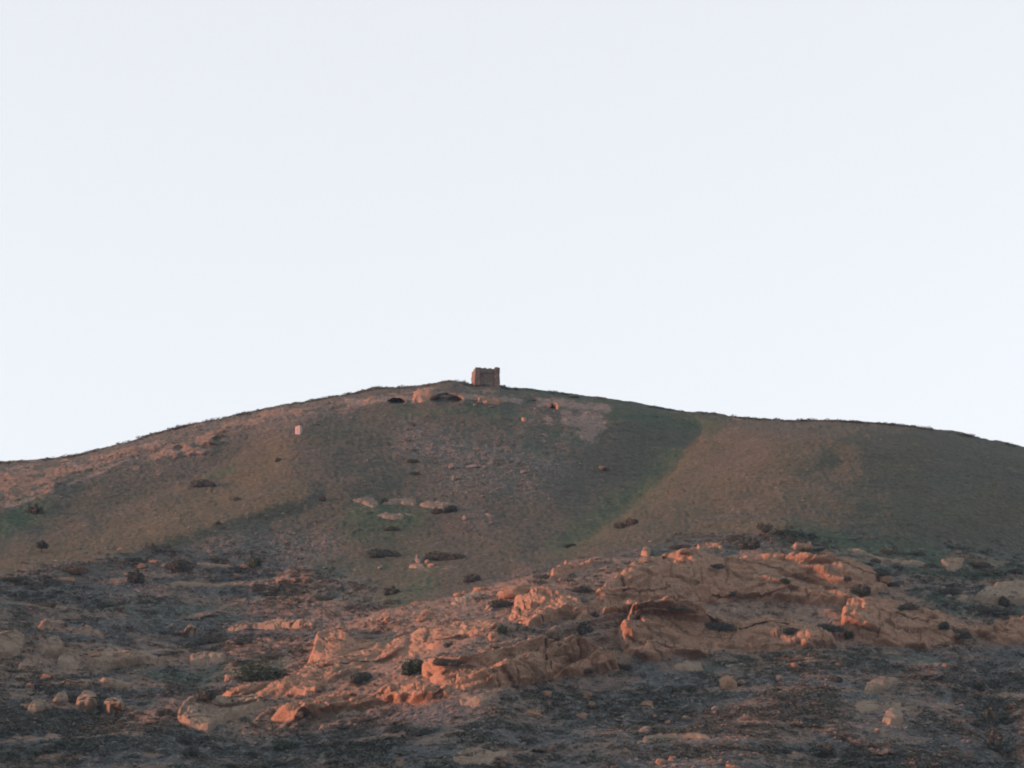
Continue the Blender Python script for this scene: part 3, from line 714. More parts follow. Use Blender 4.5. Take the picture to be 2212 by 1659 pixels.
# ---- gather every hit before the small things exist
BUSHES = [   # u, v (centre), width, height, kind, label
    (440, 1043, 56, 20, 'd', 'long dark bush along the crease of the left gully'),
    (601, 992, 14, 11, 'd', 'small dark bush below the white hut on the upper slope'),
    (1620, 1175, 44, 26, 'd', 'dark tangled bush at the foot of the round tree on the right spur'),
    (1337, 1134, 30, 17, 'b', 'brownish bush at the edge of the green gully'),
    (1363, 1126, 34, 18, 'b', 'taller brownish bush right beside the one on the gully edge'),
    (154, 1231, 72, 18, 'b', 'low wide olive bush on the golden grass at the left'),
    (383, 1221, 66, 27, 'd', 'broad dark bush below the golden grass spur'),
    (549, 1212, 34, 27, 'g', 'round green bush right of the broad dark bush on the left slope'),
    (292, 1242, 36, 24, 'd', 'dark bush with a pale rock at its left on the left slope'),
    (469, 1210, 60, 11, 'd', 'flat dark strip of bush between the broad and the round bush'),
    (289, 1208, 42, 13, 'd', 'flat bush just under the lower edge of the golden grass'),
    (22, 1251, 44, 12, 'b', 'flat brown bush on the golden grass at the left photo edge'),
    (513, 1077, 20, 8, 'b', 'tiny brown bush alone in the golden grass spur'),
    (471, 1129, 13, 9, 'd', 'tiny dark bush on the crest of the golden spur'),
    (75, 1100, 34, 20, 'd', 'dim bush in the green gully at the left edge'),
    (975, 1098, 32, 18, 'd', 'dark bush against the right end of the long pale slab'),
    (944, 1102, 26, 15, 'b', 'olive bush left of the dark one on the long pale slab'),
    (696, 1077, 17, 11, 'd', 'small bush left of the pale slab row'),
    (830, 1194, 76, 20, 'd', 'wide low bush left of the standing stone'),
    (958, 1199, 92, 22, 'd', 'wide low bush right of the standing stone'),
    (1020, 1248, 36, 18, 'd', 'dark bush below the wide bush and above the boulder trail'),
    (846, 1141, 36, 10, 'b', 'brown low bush in green grass below the pale slabs'),
    (830, 1079, 16, 10, 'd', 'small bush in the gap between two pale mid slope slabs'),
    (892, 995, 26, 10, 'd', 'small dark bush at the left of the stony upper slope'),
    (896, 1022, 24, 9, 'd', 'small dark bush lowest at the left of the stony slope'),
    (1232, 1177, 32, 11, 'd', 'flat bush in the mouth of the green gully'),
    (846, 1276, 36, 20, 'd', 'dark bush at the bottom of the grassy gully'),
    (895, 1438, 52, 36, 'g', 'large green bush at the left end of the lower cliff'),
    (971, 1392, 28, 13, 'd', 'small round bush above the large green bush'),
    (1085, 1303, 56, 20, 'd', 'dark bush under the biggest pink boulder'),
    (782, 1462, 54, 26, 'd', 'dark bush under the diagonal pink slab'),
    (962, 1428, 60, 18, 'd', 'dark bush on top of the lower cliff beside the green bush'),
    (1085, 1358, 22, 18, 'g', 'green bush right of the small leaning boulder'),
    (1257, 1272, 46, 16, 'd', 'dark bush under the rock columns at the cliff edge'),
    (1284, 1326, 20, 14, 'd', 'small dark bush on the grey face left of the broad cliff'),
    (1257, 1358, 46, 26, 'd', 'dark bush above the cracked lower cliff'),
    (1377, 1329, 40, 18, 'd', 'bush on the left end of the middle ledge of the cliffs'),
    (1462, 1311, 52, 11, 'd', 'strip of bush on the middle ledge of the cliffs'),
    (1554, 1351, 72, 20, 'd', 'long bush on the shelf right of the middle cliff'),
    (1191, 1372, 40, 18, 'd', 'bush on the rim above the vertical dark crack'),
    (1544, 1222, 46, 12, 'd', 'dark bush on the top rim of the broad cliff'),
    (1578, 1281, 26, 11, 'd', 'small bush on the face of the broad cliff'),
    (1897, 1234, 54, 18, 'd', 'dark bush at the upper right rim of the broad cliff'),
    (1891, 1210, 24, 11, 'd', 'small round bush on the long pale ledge'),
    (1858, 1274, 46, 24, 'd', 'dark bush on the right shoulder of the broad cliff'),
    (1830, 1248, 20, 11, 'd', 'small bush on bare rock near the cliff shoulder'),
    (1695, 1253, 24, 12, 'g', 'green bush alone on the bare top of the broad cliff'),
    (1926, 1262, 34, 11, 'd', 'low bush right of the cliff shoulder'),
    (2159, 1297, 46, 22, 'd', 'dark round bush in front of the large pale dome'),
    (1981, 1195, 44, 11, 'd', 'flat dark bush above the long pale ledge'),
    (2105, 1219, 54, 15, 'd', 'dark bush right of the square pale slab'),
    (2012, 1221, 30, 12, 'd', 'dark bush left of the square pale slab'),
    (2194, 1232, 38, 13, 'd', 'dark bush at the right photo edge above the pale dome'),
    (2045, 1277, 62, 15, 'd', 'long dark bush left of the pale dome'),
    (1962, 1309, 46, 15, 'd', 'bush on the rim of the right hand cliff'),
    (2135, 1316, 124, 20, 'd', 'very wide dark bush below the pale dome'),
    (2071, 1368, 52, 20, 'd', 'dark bush at the foot of the right hand cliff'),
    (2040, 1350, 26, 18, 'd', 'small dark bush above the one at the foot of the right hand cliff'),
    (1790, 1354, 68, 18, 'd', 'wide dark bush between the broad cliff and the lower cliffs'),
    (1714, 1361, 44, 15, 'd', 'bush left of the wide one between the cliffs'),
    (1838, 1368, 28, 22, 'g', 'green bush at the left end of the right hand cliff'),
    (1912, 1190, 30, 11, 'd', 'small bush between the pale ledge and the grass'),
    (1753, 1156, 18, 9, 'd', 'small bush on the grass line right of the round tree'),
    (1590, 1160, 44, 14, 'd', 'grey dark bush left of the round tree on the grass line'),
    (1470, 1180, 50, 14, 'd', 'dark bush left of the orange pointed outcrop'),
    (1483, 1486, 46, 17, 'd', 'dark bush in scree below the pale smooth hump'),
    (1781, 1620, 62, 32, 'd', 'dark bush in the scree at the bottom right'),
    (2140, 1545, 30, 44, 'd', 'tall dark bush in the narrow ravine at the lower right'),
    (2150, 1600, 34, 50, 'd', 'tallest dark bush lowest in the narrow ravine'),
    (2110, 1478, 44, 26, 'd', 'dark bush at the head of the narrow ravine'),
    (1804, 1466, 34, 16, 'd', 'dark bush alone in the middle of the right hand scree'),
    (567, 1452, 112, 42, 'g', 'largest green bush at the left of the diagonal cliff'),
    (466, 1380, 68, 19, 'd', 'dark bush in front of the long level rock band'),
    (444, 1498, 48, 26, 'd', 'dark bush left of the tip of the diagonal cliff'),
    (398, 1596, 34, 24, 'd', 'dark bush under the wide greyish rock face'),
    (414, 1624, 40, 28, 'd', 'dark bush lowest in the bottom left ravine'),
    (104, 1304, 36, 14, 'd', 'dark bush in the grey scrub at the far left'),
    (355, 1538, 38, 16, 'd', 'dark bush right of the row of yellowish rocks'),
    (527, 1384, 42, 16, 'd', 'dark bush beneath the right of the level rock band'),
    (861, 1572, 44, 20, 'd', 'dark bush in the scrub below the lower cliff'),
    (622, 1608, 60, 24, 'g', 'green bush at the bottom below the diagonal cliff tip'),
    (916, 1580, 40, 18, 'd', 'dark bush right of another in the scrub below the lower cliff'),
    (1130, 1598, 44, 16, 'd', 'dark bush in the scrub at the bottom middle'),
    (705, 1292, 36, 12, 'd', 'small dark bush in grey scrub left of the grassy gully'),
    (560, 1270, 34, 12, 'd', 'small dark bush just below the long thin pale ledge'),
    (230, 1306, 44, 13, 'd', 'flat dark bush in grey scrub under the thin pale ledge'),
    (1088, 836, 14, 8, 'g', 'small green bush at the right foot of the ruined tower'),
    (1265, 1446, 40, 14, 'd', 'dark bush at the right foot of the cracked lower cliff'),
    (1340, 1438, 52, 14, 'd', 'dark bush at the left foot of the middle cliff'),
    (1240, 857, 22, 6, 'g', 'low green bush on the skyline right of the tower'),
]
BOULDERS = [  # u, v (centre), width, height, label
    (906, 1205, 15, 23, 'pale upright stone standing alone between two wide bushes'),
    (1004, 1116, 9, 16, 'thin pale leaning stone right of the pale slabs'),
    (923, 1212, 10, 8, 'ochre stone at the right foot of the standing stone'),
    (932, 1220, 16, 9, 'orange flat stone below the ochre stone'),
    (1110, 1276, 78, 36, 'biggest pink boulder at the top of the pink cliffs'),
    (1056, 1311, 14, 13, 'round orange boulder left of the bush under the biggest boulder'),
    (1062, 1316, 13, 12, 'pale boulder touching the round orange boulder'),
    (1072, 1310, 12, 14, 'tilted pale boulder nearest the bush under the biggest boulder'),
    (1066, 1374, 22, 26, 'leaning pink boulder beside a small green bush'),
    (915, 1336, 34, 14, 'ochre boulder in the middle of the boulder trail'),
    (838, 1336, 16, 16, 'split orange boulder at the lower end of the trail'),
    (822, 1335, 14, 14, 'orange boulder left of the split one in the trail'),
    (930, 1321, 38, 16, 'wide pink boulder above the ochre boulder'),
    (900, 1303, 20, 11, 'small pink boulder at the top left of the boulder trail'),
    (990, 1283, 24, 11, 'orange boulder near the grass above the pink slab'),
    (1036, 1271, 32, 14, 'pink boulder left of the biggest boulder'),
    (1006, 1278, 14, 9, 'small orange boulder between two boulders under the grass'),
    (1480, 1189, 26, 11, 'orange boulder left of the pointed outcrop'),
    (1475, 1206, 15, 13, 'pink boulder in grass above the broad cliff'),
    (1396, 1210, 20, 10, 'squat boulder under the upright pink block'),
    (1290, 1205, 20, 9, 'grey pink stone above the rock columns'),
    (1440, 1197, 16, 8, 'small stone between the upright block and the orange boulder'),
    (1572, 1474, 34, 32, 'large split boulder lit orange on one side in the scree'),
    (1545, 1488, 16, 11, 'small grey boulder left of the large split boulder'),
    (1622, 1459, 22, 13, 'pale boulder upslope of the large split boulder'),
    (1640, 1447, 14, 11, 'dark pinkish boulder above the pale one in the scree'),
    (1602, 1472, 20, 14, 'brown boulder right of the large split boulder'),
    (1398, 1521, 28, 17, 'orange boulder below the left foot of the middle cliff'),
    (1545, 1532, 15, 17, 'pale round boulder straight below the split boulder'),
    (1512, 1521, 10, 9, 'small yellow boulder left of the pale round boulder'),
    (1442, 1559, 12, 12, 'bright orange stone in the bottom scree'),
    (1415, 1546, 10, 9, 'small pink stone above the bright orange stone'),
    (1396, 1576, 26, 16, 'grey brown boulder above the long curved ledge'),
    (1427, 1645, 20, 17, 'pink boulder at the bottom edge beside a twin'),
    (1453, 1637, 17, 14, 'upper twin of the pink pair at the bottom edge'),
    (1583, 1655, 34, 13, 'olive boulder cut by the bottom edge'),
    (1717, 1435, 17, 13, 'yellow boulder high in the right hand scree'),
    (1684, 1464, 17, 14, 'grey boulder between the pale boulder and the lone bush'),
    (1826, 1515, 10, 9, 'small orange stone left of the grey rock face'),
    (1918, 1608, 12, 12, 'small reddish stone under the steep pink block'),
    (1969, 1648, 16, 13, 'ochre stone at the bottom right'),
    (2042, 1436, 12, 9, 'tiny yellow stone in the upper right scree'),
    (2100, 1448, 20, 10, 'pale stone near the head of the ravine'),
    (1895, 1578, 14, 11, 'small pink stone left of the steep pink block'),
    (1810, 1434, 10, 8, 'tiny ochre stone under the right hand cliff'),
    (1990, 1186, 14, 6, 'thin pale stone in the grass line at the right'),
    (2143, 1221, 12, 8, 'small white stone right of the square slab'),
    (2050, 1288, 14, 9, 'pale stone left of the small flat slab'),
    (2035, 1270, 16, 9, 'pale stone above the long dark bush'),
    (1975, 1258, 18, 8, 'pale stone right of the cliff shoulder'),
    (1958, 1257, 10, 12, 'narrow upright stone beside the cliff shoulder'),
    (512, 1242, 18, 12, 'ochre boulder beside the round green bush'),
    (262, 1186, 14, 8, 'pinkish stone at the lower edge of the golden grass'),
    (305, 1222, 20, 12, 'ochre rock above the dark bush on the left slope'),
    (330, 1212, 28, 9, 'flat pinkish rock left of the broad dark bush'),
    (276, 1240, 12, 10, 'pinkish rock at the left side of a dark bush'),
    (530, 1222, 22, 12, 'tan rock at the left foot of the round green bush'),
    (143, 1252, 40, 10, 'orange flat rock at the end of the golden grass'),
    (98, 1461, 22, 14, 'yellow boulder below the outcrops in the lower left'),
    (65, 1480, 18, 14, 'yellowish stone lowest under the left outcrops'),
    (64, 1495, 16, 11, 'grey yellow stone under the yellowish stone'),
    (372, 1350, 16, 12, 'pale stone in the dark scrub of the lower left'),
    (90, 1355, 18, 14, 'yellow stone at the left of the slanting ledge'),
    (205, 1412, 26, 12, 'tan stone on top of the long rock bank'),
    (340, 1408, 50, 14, 'pale brown rock above the right end of the long bank'),
    (495, 1462, 20, 22, 'pointed tan rock at the left of the largest green bush'),
    (645, 1540, 18, 18, 'egg shaped pink boulder at the cliff tip'),
    (1480, 1550, 14, 10, 'small grey stone in the bottom scree right of the orange one'),
    (1180, 1498, 24, 16, 'pink block at the foot of the cracked lower cliff'),
    (1270, 1500, 16, 20, 'upright orange stone below the cracked lower cliff'),
    (1280, 1520, 16, 16, 'orange stone just below the upright one'),
    (1228, 1508, 20, 10, 'pale stone left of the upright orange stone'),
    (1150, 1540, 40, 16, 'pinkish stone heap below the ochre ledge'),
    (1258, 1545, 20, 14, 'pink stone in the middle of the bottom scree'),
    (1545, 1500, 12, 8, 'small tan stone under the small grey boulder'),
    (700, 1226, 9, 7, 'small grey stone in the grass left of the standing stone'),
    (822, 1224, 9, 10, 'upright grey stone in the grass left of the flat slab'),
    (1186, 1077, 5, 6, 'tiny white stone in the upper gully grass'),
    (1026, 874, 7, 5, 'tiny pale stone below the tower rubble'),
    (1060, 878, 16, 5, 'thin pale stone on grass below the tower'),
    (1157, 882, 6, 6, 'small white stone at the left of the arched lump'),
    (1034, 869, 10, 5, 'pale flat stone at the left foot of the rubble heap'),
    (978, 1006, 16, 12, 'pale grey rock at the left of the stony centre'),
    (1020, 1007, 26, 9, 'flat pale grey rock in the stony centre'),
    (1046, 1026, 7, 11, 'narrow pale stone below the flat grey rock'),
    (980, 1030, 7, 16, 'thin streak of pale stone under the left grey rock'),
    (1130, 1018, 12, 10, 'pale stone at the right of the stony centre'),
    (1048, 1008, 10, 6, 'small pale stone right of the flat grey rock'),
]
bush_hits = [hit(u, v + h * 0.42) for (u, v, w_, h, k, l) in BUSHES]
boul_hits = [hit(u, v + h * 0.36) for (u, v, w_, h, l) in BOULDERS]
TREES = [(88, 1180, 28, 30, 'small dark tree standing on the golden grass at the left'), (1650, 1147, 36, 32, 'round dark tree on the grass line above the cliffs')]
tree_hits = [hit(u, v + h * 0.46) for (u, v, w_, h, l) in TREES]
hut_hit = hit(642, 939)
tower_hit = hit(1048, 836)
sprig_hit = hit(1004, 826)

# scattered ground cover (uncountable): sampled over the sheet, laid on whatever slope or rock is there
def sample(n, dens):
    out_u, out_v = [], []
    while len(out_u) < n:
        u = RNG.uniform(-220, 2430, 4000); v = RNG.uniform(820, 1740, 4000)
        ok = (v > sil(u) + 1)
        d = np.where(ok, dens(u, v), 0)
        m = RNG.random(4000) < d
        out_u += list(u[m]); out_v += list(v[m])
    return np.array(out_u[:n]), np.array(out_v[:n])
def zone(u, v):
    g = lambda A: bil(A, u, v)
    return g(Zl), g(Zs), g(Ze), g(Zg), g(wob)
def d_scrub(u, v):
    l, s, e, g, wb = zone(u, v)
    return np.clip((l * (0.5 + 1.2 * wb) * (1 - 0.6 * np.exp(-(np.hypot((u - 590) / 170, (v - 1190) / 70)) ** 2))) * (1 - 0.85 * bil(Zr, u, v)) + 0.07 * s * (1 - l) + 0.002 - e, 0, 1)
def d_tuft(u, v):
    l, s, e, g, wb = zone(u, v)
    return np.clip((1 - 0.6 * l) * (0.8 - 0.3 * s) * (1 - 0.8 * e), 0, 1)
def d_stone(u, v):
    l, s, e, g, wb = zone(u, v)
    return np.clip(0.5 * l * (0.55 - 0.8 * wb) + 0.4 * s + 0.4 * e - 0.5 * g, 0, 1)
def cast_many(us, vs_):
    P, N, K = [], [], []
    rs = ray(us, vs_)
    rs = rs / np.linalg.norm(rs, axis=1, keepdims=True)
    for r in rs:
        ok, loc, nor, _, ob, _ = SC.ray_cast(DG, CAMV, Vector(r))
        if ok and loc.y > 200:
            P.append(loc[:]); N.append(nor[:]); K.append(ob.name.startswith('hill'))
    return np.array(P), np.array(N), np.array(K)
_su = RNG.uniform(-60, 2270, 3600); _su = _su[fbm(np.stack([_su, _su * 0, _su * 0], -1), 60.0, 3, 700) + RNG.uniform(-.5, .5, len(_su)) > -.1]
skP, skN, skK = cast_many(_su, sil(_su) + RNG.uniform(0.5, 5, len(_su)))
scP, scN, scK = cast_many(*sample(29000, d_scrub))
tuP, tuN, tuK = cast_many(*sample(47000, d_tuft))
stP, stN, stK = cast_many(*sample(21000, d_stone))
# scrub and tufts root in soil and on shelves, not on bare steep rock
k_ = scK | ((scN[:, 2] > 0.72) & (RNG.random(len(scP)) < .5)); scP, scN = scP[k_], scN[k_]
k_ = tuK | (tuN[:, 2] > 0.85); tuP, tuN = tuP[k_], tuN[k_]
k_ = stK; stP, stN = stP[k_], stN[k_]

def clump_template(ntri, spread, up, seed, tri=.36):
    r = np.random.default_rng(seed)
    V = []
    for i in range(ntri):
        a = r.uniform(0, 2 * math.pi); rad = spread * math.sqrt(r.random())
        c = np.array([math.cos(a) * rad, math.sin(a) * rad, r.uniform(0.0, 1.0) * up * (1 - (rad / spread) ** 2 * 0.7)])
        s = r.uniform(0.5, 1.0) * tri
        for j in range(3):
            V.append(c + s * r.normal(size=3) * np.array([1, 1, .8]))
    V = np.array(V); V[:, 2] = np.maximum(V[:, 2], -0.15)
    return V
def scatter(name, mat, P, templates, size_lo, size_hi, flat=1.0, power=2.0, kind='stuff'):
    vs_, n = [], len(P)
    which = RNG.integers(0, len(templates), n)
    sz = size_lo + (size_hi - size_lo) * RNG.random(n) ** power
    an = RNG.uniform(0, 2 * math.pi, n)
    allV = []
    for t, T in enumerate(templates):
        m = which == t
        c, s = np.cos(an[m])[:, None], np.sin(an[m])[:, None]
        x = T[None, :, 0] * c - T[None, :, 1] * s; y = T[None, :, 0] * s + T[None, :, 1] * c
        z = np.broadcast_to(T[None, :, 2] * flat, x.shape)
        vv = np.stack([x, y, z], -1) * sz[m][:, None, None] + P[m][:, None, :]
        allV.append(vv.reshape(-1, 3))
    V = np.concatenate(allV)
    me = mesh_np(name, V, tris=np.arange(len(V)).reshape(-1, 3), smooth_shade=False)
    o = link(name, me, mat); o['kind'] = kind
    return o
scP = np.concatenate([scP, skP[:1000]])
scatter('scrub', M_scrub, scP, [clump_template(46, 0.8, 0.8, s, .2) for s in range(6)], 0.35, 1.6, 0.6, 2.4)
tuP = np.concatenate([tuP, skP])
scatter('grass_tufts', M_tuft, tuP, [clump_template(7, 0.6, 0.7, s + 20) for s in range(6)], 0.12, 0.34, 0.7, 1.5)

# rocks: an icosphere worked into blocky shapes
import bmesh
def rock_mesh(seed, sub=4, sx=1.0, sy=1.0, sz=1.0, rough=0.5):
    bm = bmesh.new()
    bmesh.ops.create_icosphere(bm, subdivisions=sub, radius=0.5)
    co = np.array([v.co[:] for v in bm.verts])
    d = co / np.linalg.norm(co, axis=1, keepdims=True)
    h, cr = blocks(d + seed * 9.7, 0.95, seed + 3, tilt=0.5)
    h2, cr2 = blocks(d + seed * 4.1, 0.4, seed + 8, tilt=0.5)
    r = 0.5 * (1 + rough * (0.5 * h + 0.18 * h2) + 0.22 * vnoise(d + seed, 0.8, seed) + 0.06 * vnoise(d, 0.2, seed + 1))
    co = d * r[:, None] * np.array([sx, sy, sz])
    co = np.sign(co) * (np.abs(co) ** 0.86) * 0.92
    for v, c in zip(bm.verts, co): v.co = c
    me = bpy.data.meshes.new('boulder'); bm.to_mesh(me); bm.free()
    me.polygons.foreach_set('use_smooth', np.ones(len(me.polygons), bool))
    return me
def stone_template(seed):
    bm = bmesh.new(); bmesh.ops.create_icosphere(bm, subdivisions=1, radius=0.5)
    r = np.random.default_rng(seed)
    bmesh.ops.triangulate(bm, faces=bm.faces[:])
    sc_ = r.uniform(0.65, 1.25, 3)
    for v in bm.verts: v.co = Vector([v.co[k] * sc_[k] * r.uniform(.75, 1.25) for k in range(3)]) + Vector((0, 0, 0.18))
    V = np.array([vv.co[:] for f in bm.faces for vv in f.verts]); bm.free()
    return V
scatter('loose_stones', M_stone, stP, [stone_template(s) for s in range(8)], 0.16, 1.0, 0.55, 3.0)

# ------------------------------------------------------------------ bushes
def leaf_mesh(seed, lumps, n, leaf):
    r = np.random.default_rng(seed)
    V = []
    L = []
    for i in range(lumps):
        x = (i + 0.5) / lumps - 0.5 + r.uniform(-.06, .06)
        L.append((x * 0.78, r.uniform(-.18, .18), r.uniform(.22, .42) * (1.2 - abs(x)), r.uniform(.26, .36) if lumps < 4 else r.uniform(.16, .26), r.uniform(.30, .50)))
    for i in range(n):
        x, y, z, ra, rz = L[r.integers(len(L))]
        d = r.normal(size=3); d /= np.linalg.norm(d)
        k = r.uniform(0.45, 1.0) ** 0.5 * (1 + 0.25 * r.normal() * (r.random() < .2))
        c = np.array([x + d[0] * ra * k, y + d[1] * ra * k, max(0.02, z + d[2] * rz * k)])
        nrm = d + 0.7 * r.normal(size=3); nrm /= np.linalg.norm(nrm)
        t = np.cross(nrm, r.normal(size=3)); t /= np.linalg.norm(t); b = np.cross(nrm, t)
        s = leaf * r.uniform(.5, 1.3)
        for a_, b_ in ((-1, -.6), (1, -.6), (.7, .7), (-.8, .6)):
            V.append(c + t * a_ * s + b * b_ * s)
    V = np.array(V)
    return mesh_np('foliage', V, np.arange(len(V)).reshape(-1, 4), smooth_shade=False)
def tube_verts(p0, p1, r0, r1, n=5):
    p0, p1 = np.array(p0), np.array(p1)
    ax = p1 - p0; ax = ax / np.linalg.norm(ax)
    t = np.cross(ax, [0.3, 0.8, 0.1]); t /= np.linalg.norm(t); b = np.cross(ax, t)
    V, Q = [], []
    for i in range(n):
        a = 2 * math.pi * i / n
        V.append(p0 + r0 * (math.cos(a) * t + math.sin(a) * b))
    for i in range(n):
        a = 2 * math.pi * i / n
        V.append(p1 + r1 * (math.cos(a) * t + math.sin(a) * b))
    for i in range(n): Q.append((i, (i + 1) % n, n + (i + 1) % n, n + i))
    return V, Q
def stems_mesh(seed, lumps):
    r = np.random.default_rng(seed); V, Q = [], []
    root, q_ = tube_verts((0, 0, -.14), (0, 0, .02), .035, .03, 6); V += root; Q += q_
    for i in range(5):
        sp = .34 if lumps > 2 else .14
        d = np.array([r.uniform(-sp, sp), r.uniform(-.15, .15), 0])
        p0 = np.array([0, 0, 0.02]); pm = p0 + d * .6 + np.array([0, 0, .26]); p1 = pm + d * .8 + np.array([0, 0, r.uniform(.25, .45)])
        ring = [6 + k for k in range(6)]
        for b, rb in ((pm, .016), (p1, .006)):
            k = len(V)
            for j in range(6):
                an = 2 * math.pi * j / 6; V.append(b + rb * np.array([math.cos(an), math.sin(an), 0]))
            Q += [(ring[j], ring[(j + 1) % 6], k + (j + 1) % 6, k + j) for j in range(6)]
            ring = [k + j for j in range(6)]
    return mesh_np('stem', V, Q)
round_f = [leaf_mesh(100 + s, 4, 2000, 0.044) for s in range(3)]
wide_f = [leaf_mesh(200 + s, 7, 3000, 0.030) for s in range(3)]
round_s = [stems_mesh(300 + s, 2) for s in range(3)]; wide_s = [stems_mesh(310 + s, 5) for s in range(3)]
leafmats = {'d': M_leaf_dark, 'g': M_leaf_green, 'b': M_leaf_brown}
fol = {}
def foliage(kind, wide, i):
    key = (kind, wide, i)
    if key not in fol:
        me = (wide_f if wide else round_f)[i].copy(); me.materials.append(leafmats[kind]); fol[key] = me
    return fol[key]
for s_ in round_s + wide_s: s_.materials.append(M_stem)
for i, ((u, v, bw, bh, kind, lab), (loc, nor, ob)) in enumerate(zip(BUSHES, bush_hits)):
    m = mpp(loc)
    W, H = bw * m * .97, bh * m * 1.25
    e = bpy.data.objects.new('bush', None); C.objects.link(e)
    e.empty_display_size = 0.5
    e.location = loc - Vector((0, 0, 0.12 * H)) ; e.rotation_euler = (0, 0, random.uniform(-.3, .3) + (math.pi if random.random() < .5 else 0))
    e.scale = (W, max(1.0, min(W, H * 1.1)), H)
    tag(e, lab, 'bush', 'bushes on the hillside')
    wide = bw / bh > 2.2
    link('foliage', foliage(kind, wide, i % 3), None, e)
    link('stem', (wide_s if wide else round_s)[i % 3], None, e)

def tree(u, v, tw, th, lab, loc, seed):
    m = mpp(loc); W, H = tw * m, th * m
    e = bpy.data.objects.new('small_tree', None); C.objects.link(e); e.location = loc; e.empty_display_size = 0.5
    tag(e, lab, 'tree', 'small trees on the grass')
    r = np.random.default_rng(seed)
    V, Q = [], []
    base = np.array([0, 0, -.4]); fork = np.array([.05 * W, 0, .28 * H])
    def add(a, b, ra, rb):
        v_, q_ = tube_verts(a, b, ra, rb, 8); k = len(V); V.extend(v_); Q.extend([tuple(k + j for j in q) for q in q_])
    add(base, fork, .05 * H, .036 * H)
    tips = []
    for i in range(6):
        a = 2 * math.pi * i / 6 + r.uniform(-.3, .3)
        tip = fork + np.array([math.cos(a) * W * r.uniform(.15, .34), math.sin(a) * W * r.uniform(.15, .3), H * r.uniform(.18, .52)])
        add(fork, tip, .025 * H, .008 * H); tips.append(tip)
    tm = mesh_np('trunk', V, Q); link('trunk', tm, M_stem, e)
    L = []
    for i in range(2600):
        c0 = tips[r.integers(6)]
        d = r.normal(size=3); d /= np.linalg.norm(d)
        k = r.uniform(.2, 1) ** .5
        c = c0 + d * np.array([W * .25, W * .25, H * .24]) * k * (1 + .3 * (r.random() < .1))
        if c[2] < .1 * H: c[2] = .1 * H + r.random() * .1 * H
        n_ = r.normal(size=3); n_ /= np.linalg.norm(n_); t = np.cross(n_, d); t /= np.linalg.norm(t) + 1e-9; b = np.cross(n_, t)
        s = r.uniform(.05, .14)
        for a_, b_ in ((-1, -.6), (1, -.6), (.7, .7), (-.8, .6)): L.append(c + t * a_ * s + b * b_ * s)
    cm = mesh_np('crown', np.array(L), np.arange(len(L)).reshape(-1, 4), smooth_shade=False)
    link('crown', cm, M_leaf_dark, e)
for k, (t, (loc, nor, ob)) in enumerate(zip(TREES, tree_hits)): tree(*t, loc, 40 + k)

# bare sprig beside the tower
loc = sprig_hit[0]; m = mpp(loc)
r = np.random.default_rng(3); V, Q = [], []
for i in range(26):
    a = np.array([r.uniform(-.12, .12), r.uniform(-.1, .1), -.1]); b = a + np.array([r.uniform(-.45, .5), r.uniform(-.4, .4), r.uniform(.5, 1.5)])
    v_, q_ = tube_verts(a, b, .03, .012); k = len(V); V += v_; Q += [tuple(k + j for j in q) for q in q_]
sp = mesh_np('bare_shrub', V, Q); so_ = link('bare_shrub', sp, M_leaf_brown, loc=loc)
tag(so_, 'thin bare twiggy shrub on the skyline left of the ruined tower', 'shrub')

# ------------------------------------------------------------------ boulders
protos = [rock_mesh(s, 4, *dims) for s, dims in enumerate([(1, .9, 1), (1, 1, .9), (1.05, .8, 1), (.95, .9, 1.05), (1, 1, 1)])]
pm = {}
for i, ((u, v, bw, bh, lab), (loc, nor, ob)) in enumerate(zip(BOULDERS, boul_hits)):
    m = mpp(loc); W, H = bw * m * .95, bh * m * 1.0
    mat = M_stone if ('grey' in lab or 'pale' in lab or 'white' in lab) else M_rock
    key = (i % 5, mat.name)
    if key not in pm:
        pm[key] = protos[i % 5].copy(); pm[key].materials.append(mat)
    name = 'standing_stone' if i in (0, 1) else 'boulder'
    o = bpy.data.objects.new(name, pm[key]); C.objects.link(o)
    o.location = loc + Vector((0, 0.25 * W * 0, H * 0.14))
    o.rotation_euler = (random.uniform(-.12, .12), random.uniform(-.12, .12) + (0.15 if i == 1 else 0), random.uniform(0, 6.28) if bw / bh < 1.4 else random.uniform(-.3, .3))
    o.scale = (W, min(W, max(H, .8)) * 1.1, H)
    tag(o, lab, 'standing stone' if i in (0, 1) else 'boulder', None if i in (0, 1) else 'boulders lying on the slope')

